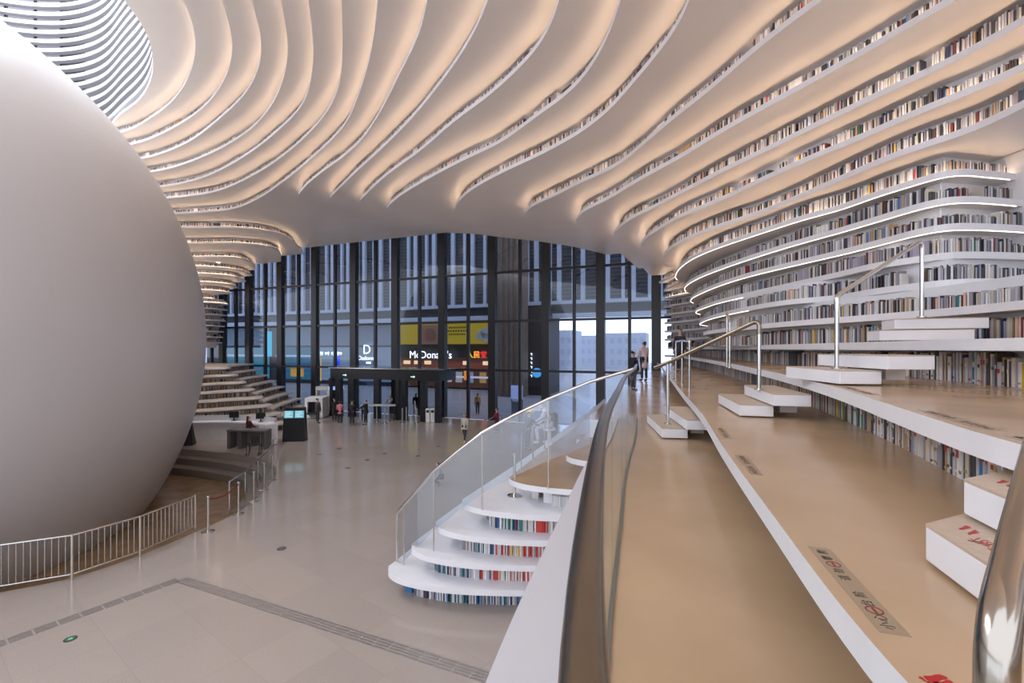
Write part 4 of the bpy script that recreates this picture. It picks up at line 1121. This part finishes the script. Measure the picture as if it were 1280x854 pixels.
    f = Vector((-math.sin(head_turn), math.cos(head_turn), 0))
    hb = HC - f * .022 * k
    hv = [hb + Vector((0, 0, .055)) * k, hb - f * .05 * k, hb + Vector((0, 0, -.05)) * k - f * .05 * k]; hr = [.088 * k, .078 * k, .06 * k]; he = [(0, 1), (1, 2)]
    if hair_len > 0: hv.append(hb + Vector((0, 0, -.05 - hair_len)) * k - f * .075 * k); hr.append(.055 * k); he.append((2, 3))
    skin_mesh('hair', hv, he, hr, cmat(hair, .5)).parent = t
    for s in (-1, 1):
        sd = Vector((f.y, -f.x, 0)) * s
        mb = MB().lathe([(.0035, -.004), (.009, 0), (.0035, .004)], tuple(HC + f * .088 * k + sd * .034 * k + Vector((0, 0, .012 * k))), 8); mb.build('eye', [M['ink']], body)
        q = HC + sd * .088 * k + Vector((0, 0, -.01)) * k; MB().tube([tuple(q - Vector((0, 0, .03 * k))), tuple(q + Vector((0, 0, .03 * k)))], [.012, .016], 6).build('ear', [cmat(skin, .55)], body)
    MB().box(*(HC + f * .086 * k + Vector((0, 0, -.058 * k))), .045 * k, .012, .01, -head_turn * 0).build('mouth', [cmat((.35, .13, .11), .5)], body)
    return t, P0, HC, hands, k
WALK = ((.42, .15), (-.32, .25)); WALK2 = ((-.25, .3), (.35, .1)); STAND = ((.03, .03), (-.03, .03))
def gp(px, py, z=0.0): return (*at_z(px, py, z), z)
person('woman in light beige top and black trousers walking across the hall floor', gp(581, 552), 2.9, 1.66, WALK, ((.35, .3), (-.3, .4)), coat=(.50, .46, .40), coat_len=.06, hair_len=.22, shoes=(.7, .68, .66))
person('visitor in a pink coat standing with back turned near the scanner', gp(425, 531), .3, 1.70, STAND, ((.3, .8), (.3, .8)), coat=(.62, .20, .25), coat_len=.16, hair_len=.1, shoes=(.6, .58, .56))
person('visitor in a long black coat right beside the pink coated one', gp(440, 532), .2, 1.78, STAND, ((.2, .5), (.2, .5)), coat=(.015, .015, .018), coat_len=.35)
person('visitor in black reaching sideways, third from the pink coat', gp(457, 531), 1.3, 1.74, STAND, ((.9, .3), (.3, .4)), coat=(.02, .02, .024), coat_len=.1)
person('dark grey dressed guard standing beside the white scanner', gp(397, 529), -.5, 1.80, STAND, coat=(.06, .06, .065), coat_len=.12, trousers=(.05, .05, .055))
person('dark clothed visitor behind the pink coated one', gp(418, 527), .8, 1.72, STAND, ((.3, .6), (.2, .3)), coat=(.025, .02, .022), coat_len=.08)
person('man in black coming through the open entrance door', gp(520, 519), PI, 1.80, WALK2, coat=(.012, .012, .014), coat_len=.1)
person('grey clothed visitor at the barrier inside the entrance', gp(488, 520), PI - .4, 1.70, STAND, ((.6, .7), (.6, .7)), coat=(.36, .34, .34), coat_len=.1, hair_len=.1)
person('guard in dark red uniform at the right end of the entrance', gp(550, 528), 1.3, 1.72, STAND, coat=(.09, .02, .022), trousers=(.06, .015, .018), coat_len=.1)
person('visitor in a bright yellow jacket just inside the glass front', gp(597, 518), .1, 1.70, STAND, coat=(.85, .42, .02), trousers=(.02, .02, .02))
person('person in a red coat behind the low rail near the glass front', gp(621, 541), 1.2, 1.55, STAND, ((.4, .8), (.4, .8)), coat=(.33, .02, .03), coat_len=.2)
person('woman in dark red clothes standing at the reception desk', gp(311, 557.5), -.6, 1.66, STAND, ((.5, .8), (.4, .8)), coat=(.10, .02, .022), coat_len=.05, hair_len=.3, hair=(.05, .02, .015))
person('person in a grey green jacket behind the black kiosk', gp(365, 541), .2, 1.76, STAND, coat=(.22, .22, .19), coat_len=.1)
person('child in a blue grey jacket sitting low behind the sloping glass', gp(551, 607), 2.2, 1.25, ((1.35, 2.2), (1.2, 2.1)), ((.7, .6), (.7, .6)), lean=.35, coat=(.20, .26, .34), trousers=(.02, .02, .025))
# pair on the tan platform
def sitter(label, px, py, z, seat, face, **kw):
    x, y = at_z(px, py, z); return person(label, (x, y, z), face, hip=seat, **kw)
xs, ys = at_z(687, 553, 2.5)
t = thing('low_stool', 'pale low round stool under the seated woman on the tan platform', 'stool', (xs, ys, 2.5))
MB().lathe([(.2, 0), (.2, .03), (.06, .05), (.05, .36), (.2, .38), (.21, .42), (.19, .44)], seg=20).build('seat', [M['white']], t, smooth=True)
tp, P0, HC, hands, kk = person('seated woman in pale striped top leaning forward on the tan platform', (xs, ys, 2.5), 1.5, 1.66, ((1.35, 1.5), (1.25, 1.35)), ((.6, .7), (.7, .6)), lean=.35, hip=.55,
       coat=(.50, .48, .52), trousers=(.55, .54, .60), hair=(.06, .02, .02), hair_len=.12, shoes=(.6, .6, .62), look=.5)
t = thing('shoulder_bag', 'dark brown bag on the back of the seated woman', 'bag', (xs + .16, ys - .02, 2.5 + .72))
bm = bmesh.new(); bmesh.ops.create_cube(bm, size=1); bmesh.ops.scale(bm, vec=(.17, .34, .42), verts=bm.verts); bmesh.ops.bevel(bm, geom=bm.edges[:], offset=.05, segments=3, affect='EDGES')
me = bpy.data.meshes.new('bag_body'); bm.to_mesh(me); bm.free(); me.materials.append(cmat((.07, .035, .028))); o = bpy.data.objects.new('bag_body', me); COL.objects.link(o); o.parent = t
MB().tube([(-.1, -.12, .15), (-.2, -.12, .25), (-.28, -.1, .1), (-.15, -.12, -.15)], .018, 8).build('strap', [cmat((.05, .025, .02))], t, smooth=True)
xc, yc = at_z(655, 566, 2.5)
tp, P0, HC, hands, kk = person('small child in a yellow hat leaning on the rail of the tan platform', (xc + .1, yc + .3, 2.5), -.9, 1.12, STAND, ((.9, .5), (.9, .5)), lean=.25, coat=(.06, .07, .09), trousers=(.10, .10, .12))
mb = MB().lathe([(.155, -.01), (.15, .0), (.1, .015), (.095, .07), (.06, .11), (.0, .12)], tuple(HC + Vector((0, 0, .035))), 18); mb.build('hat', [cmat((.80, .52, .12))], tp, smooth=True)
# on the walkway and the terrace
x, y = at_z(797, 474, ZA); 
xw, yw = (795 - HX) / FOC * 19.5, 19.5
person('woman in a long pale pink coat at the far end of the walkway', (xw + .35, yw, ZA), .25, 1.70, STAND, ((.3, .7), (.3, .7)), coat=(.66, .50, .50), coat_len=.42, hair_len=.05, shoes=(.05, .04, .04))
person('man in black left of the long pale pink coat on the walkway', ((778 - HX) / FOC * 20.5 + .5, 20.5, 3.5), -1.0, 1.78, STAND, coat=(.012, .012, .016), coat_len=.12)
person('dark clothed visitor far along the terrace beyond the handrails', ((850 - HX) / FOC * 17.5, 17.5, 4.5), 2.4, 1.65, STAND, coat=(.02, .02, .026), coat_len=.1)

# ------------------------------------------------------------------ hall furniture
x, y = at_z(369, 551, 0)
t = thing('info_kiosk', 'tall black information kiosk with two bright screens on the hall floor', 'kiosk', (x, y, 0), .12)
prof = [(-.64, -.3, 0), (.64, -.3, 0), (.6, -.1, 1.9), (-.6, -.1, 1.9)]
mb = MB(); mb.add([(-.62, -.32, 0), (.62, -.32, 0), (.62, .32, 0), (-.62, .32, 0), (-.58, -.14, 1.95), (.58, -.14, 1.95), (.58, .12, 1.95), (-.58, .12, 1.95)],
                  [(3, 2, 1, 0), (4, 5, 6, 7), (0, 1, 5, 4), (1, 2, 6, 5), (2, 3, 7, 6), (3, 0, 4, 7)]); mb.build('cabinet', [M['black']], t, bevel=.02)
scr = emission('kiosk_screen', (.18, .50, .62), .5); sc2 = emission('kiosk_text', (.75, .9, .95), .55)
for sx in (-.29, .29):
    def fp(z): return -.32 + .18 * z / 1.95 - .006
    z0, z1 = 1.36, 1.78
    s_ = MB().add([(sx - .26, fp(z0), z0), (sx + .26, fp(z0), z0), (sx + .26, fp(z1), z1), (sx - .26, fp(z1), z1)], [(0, 1, 2, 3)]).build('screen', [scr], t)
    mb = MB()
    for j, (a, b, z) in enumerate(((-.2, .15, 1.70), (-.2, .2, 1.60), (-.2, .05, 1.52), (-.2, .18, 1.44))): mb.add([(sx + a, fp(z) - .004, z), (sx + b, fp(z) - .004, z), (sx + b, fp(z + .03) - .004, z + .03), (sx + a, fp(z + .03) - .004, z + .03)], [(0, 1, 2, 3)])
    mb.build('screen_lines', [sc2], s_)
x, y = at_z(393, 523, 0)
t = thing('baggage_scanner', 'white baggage scanner with a dark tunnel left of the entrance', 'scanner', (x, y, 0), .1)
mb = MB(); mb.box(0, .6, .16, 1.35, 1.6, .3); mb.build('base', [M['white']], t, bevel=.03)
mb = MB(); mb.box(-.56, .6, .95, .22, 1.6, 1.3); mb.box(.56, .6, .95, .22, 1.6, 1.3); mb.box(0, .6, 1.45, .92, 1.6, .32); mb.build('housing', [M['white']], t, bevel=.03)
MB().box(0, .7, .8, .9, 1.3, .95).build('tunnel', [M['black']], t); MB().box(0, -.35, .42, .8, .6, .1).build('conveyor', [M['charcoal']], t)
MB().tube([(.1, -.225, .55), (.1, -.21, .55)], .09, 14).build('emblem', [M['charcoal']], t)
for px, w_, lab in ((404, .9, 'metal detector gate with pale frame beside the baggage scanner'), (420, .95, 'metal detector gate with a lit blue top bar')):
    x, y = at_z(px, 519, 0); t = thing('detector_gate', lab, 'gate', (x, y, 0), .0, 'detector gates')
    for s in (-1, 1): MB().box(s * w_ / 2, 0, 1.05, .12, .5, 2.1).build('upright', [M['ledge']], t, bevel=.02)
    MB().box(0, 0, 2.2, w_ + .12, .5, .28).build('crossbar', [M['ledge'] if px == 404 else emission('gate_light', (.25, .28, .55), .8)], t)
for i, px in enumerate((471, 481, 486, 503, 508, 521, 528)):
    x, y = at_z(px, 529 if i % 2 else 527, 0)
    t = thing('barrier_post', f'slim steel barrier post in front of the entrance, {ordn(i + 1)} from the long black coat', 'post', (x, y, 0), 0, 'barrier posts at the entrance')
    MB().tube([(0, 0, .02), (0, 0, 1.1)], .05, 10).build('pole', [M['steel']], t, smooth=True); MB().lathe([(.16, 0), (.16, .03), (.05, .05)], seg=16).build('base', [M['steel']], t)
for i, px in enumerate((535, 541)):
    x, y = at_z(px, 527.5, 0)
    t = thing('gate_cabinet', ('white ticket gate cabinet left of the dark red guard', 'white ticket gate cabinet next to the dark red guard')[i], 'gate', (x, y, 0), 0, 'ticket gate cabinets')
    MB().box(0, .5, .5, .3, 1.3, 1.0).build('cabinet', [M['white']], t, bevel=.03); MB().box(0, -.16, .8, .2, .02, .2).build('reader', [M['black']], t)
x, y = at_z(474, 525, 0)
t = thing('check_table', 'dark security table with pale top behind the black coated visitors', 'table', (x, y, 0), .0)
MB().box(0, 0, 1.12, 2.6, .7, .08).build('table_top', [M['ledge']], t)
for sx in (-1.2, 1.2):
    for sy in (-.28, .28): MB().box(sx, sy, .54, .08, .08, 1.08).build('leg', [M['black']], t)
# reception desk: a long white curve before the far terraces
dk = smooth_curve([(-21.5, 25.3), (-19, 26.1), (-17, 26.4), (-15.2, 26.1), (-13.9, 25.3)], .15, .3)[::-1]
t = thing('reception_desk', 'long curved white reception desk beside the globe', 'desk', (-17, 27, 0))
def rd(mb): return mb.move(17, -27, 0)
rd(MB().wall(dk, 0, 1.02, t=.5)).build('front_panel', [M['white']], t)
a, b = offset(dk, -.14, True), offset(dk, .62, True)
rd(MB().prism([tuple(q) for q in a] + [tuple(q) for q in b[::-1]], 1.02, 1.1)).build('counter_top', [M['white']], t)
rd(MB().wall(offset(dk, .5, True), 1.1, 1.4, t=.12)).build('upstand', [M['ledge']], t)
rd(MB().box(-13.75, 25.3, .61, .8, .7, 1.22, -.6)).build('end_block', [M['white']], t, bevel=.08)
x, y = at_z(306, 562, 0)
t = thing('low_desk', 'grey low desk standing in front of the white reception desk', 'desk', (x, y, 0), -.1)
MB().box(0, .35, .98, 2.2, .6, .08).build('desk_top', [cmat((.20, .17, .17), .5)], t); MB().box(0, .6, .5, 2.2, .06, .9).build('back_panel', [cmat((.20, .17, .17), .5)], t)
for sx in (-1.0, -.35): MB().box(sx, .32, .47, .16, .5, .94).build('side_panel', [cmat((.16, .14, .14), .5)], t)
MB().box(1.06, .32, .47, .08, .5, .94).build('side_panel', [cmat((.16, .14, .14), .5)], t)
x, y = at_z(318, 568, 0)
t = thing('wheelchair', 'folded dark wheelchair parked at the grey low desk', 'wheelchair', (x, y, 0), .3)
for sx in (-.28, .28):
    MB().tube([(sx, .3 * math.cos(a), .31 + .3 * math.sin(a)) for a in [i * 2 * PI / 24 for i in range(25)]], .018, 6, cap=False).build('wheel', [M['charcoal']], t, smooth=True)
    MB().tube([(sx, -.42 + .08 * math.cos(a), .09 + .08 * math.sin(a)) for a in [i * 2 * PI / 12 for i in range(13)]], .014, 6, cap=False).build('caster', [M['charcoal']], t, smooth=True)
    MB().tube([(sx * .8, .28, .95), (sx * .8, .2, .5), (sx * .8, -.3, .5), (sx * .8, -.42, .12)], .014, 6).build('side_frame', [M['steel']], t, smooth=True)
MB().box(0, -.05, .5, .42, .45, .03).build('seat', [M['ink']], t); MB().box(0, .23, .74, .42, .03, .4).build('backrest', [M['ink']], t)
x, y = at_z(241, 549, 0)
t = thing('desk_screen', 'dark leaning notice stand at the globe end of the reception desk', 'stand', (-18.2, 25.1, 0), .3)
mb = MB(); mb.add([(-.35, -.25, 0), (.35, -.25, 0), (.2, 0, 1.5), (-.2, 0, 1.5), (-.35, .3, 0), (.35, .3, 0)], [(0, 1, 2, 3), (1, 5, 2), (5, 4, 3, 2), (4, 0, 3), (4, 5, 1, 0)]); mb.build('stand_body', [M['charcoal']], t)
for px, lab in ((302, 'small dark monitor on the middle of the reception counter'), (352, 'black monitor near the right end of the reception counter')):
    x, y = (-16.6, 26.75) if px == 302 else (-14.75, 26.3)
    t = thing('monitor', lab, 'monitor', (x, y, 1.1), .3, 'monitors on the reception counter'); MB().box(0, 0, .36, .5, .04, .34).build('screen', [M['black']], t); MB().box(0, 0, .1, .06, .06, .2).build('stem', [M['black']], t); MB().box(0, 0, .01, .24, .18, .02).build('base', [M['black']], t)
# bench rail and notice by the glass front
x, y = at_z(646, 520, 0)
t = thing('notice_stand', 'pale blue notice on a stand near the glass front', 'notice', (x, y, 0), FANG)
MB().box(0, 0, 1.9, 1.0, .06, 1.1).build('notice_board', [emission('notice', (.45, .52, .85), .7)], t); MB().box(0, 0, .68, .9, .05, .9).build('lower_panel', [cmat((.4, .42, .5), .4)], t)
for s in (-.45, .45): MB().tube([(s, .06, 0), (s, .06, 2.4)], .04, 8).build('leg', [M['black']], t)
post_rail('low_rail', 'low steel rail in front of the red coated person', [(*at_z(605, 546, 0), 0, 1.0), (*at_z(627, 538, 0), 0, 1.0)], [(*at_z(605, 546, 0), 1.0), (*at_z(627, 538, 0), 1.0)], .035)
# one downlight in the left-hand soffit
x, y = at_z(273, 328, zb(14))
t = thing('ceiling_downlight', 'single round downlight in the left soffit beside the globe', 'lamp', (x, y, zb(13) + .0))
t.location = (*at_z(273, 328, zb(13)), zb(13) - .012)
MB().lathe([(.16, 0), (.16, .012)], seg=20).build('trim_ring', [M['white']], t); MB().lathe([(.12, -.006), (.12, .002)], seg=20).build('lamp_face', [emission('downlight', (1, .93, .82), 14)], t)
# ------------------------------------------------------------------ camera, light, view
cam = bpy.data.cameras.new('camera'); co = bpy.data.objects.new('camera', cam); COL.objects.link(co)
cam.sensor_fit = 'HORIZONTAL'; cam.sensor_width = 36; cam.lens = FOC / 1280 * 36; cam.clip_start = .05; cam.clip_end = 400
cam.shift_y = (HY - 427) / 1280
co.location = (0, 0, EYE); co.rotation_euler = (PI / 2, 0, 0); scene.camera = co
w = bpy.data.worlds.new('overcast'); scene.world = w; w.use_nodes = True
wn = w.node_tree; bg = wn.nodes['Background']; bg.inputs['Color'].default_value = (.82, .87, 1.0, 1)
# an overcast sky, brightest low over the street where the sun stands behind the cloud
tcw = wn.nodes.new('ShaderNodeTexCoord'); dt = wn.nodes.new('ShaderNodeVectorMath'); dt.operation = 'DOT_PRODUCT'
gv = Vector((.20, .97, .07)).normalized(); dt.inputs[1].default_value = gv
mrw = wn.nodes.new('ShaderNodeMapRange'); mrw.interpolation_type = 'SMOOTHSTEP'
mrw.inputs['From Min'].default_value = .93; mrw.inputs['From Max'].default_value = 1.0; mrw.inputs['To Min'].default_value = 1.1; mrw.inputs['To Max'].default_value = 3.6
wn.links.new(tcw.outputs['Generated'], dt.inputs[0]); wn.links.new(dt.outputs['Value'], mrw.inputs['Value']); wn.links.new(mrw.outputs['Result'], bg.inputs['Strength'])
vs = scene.view_settings; vs.view_transform = 'Standard'; vs.look = 'None'; vs.gamma = 1; vs.use_curve_mapping = False
vs.exposure = 0.95
cy = scene.cycles; cy.use_denoising = True; cy.max_bounces = 8; cy.diffuse_bounces = 5; cy.glossy_bounces = 4; cy.transparent_max_bounces = 16
cy.sample_clamp_indirect = 6; cy.caustics_reflective = False; cy.caustics_refractive = False; cy.use_light_tree = True
try: cy.denoiser = 'OPENIMAGEDENOISE'
except Exception: pass
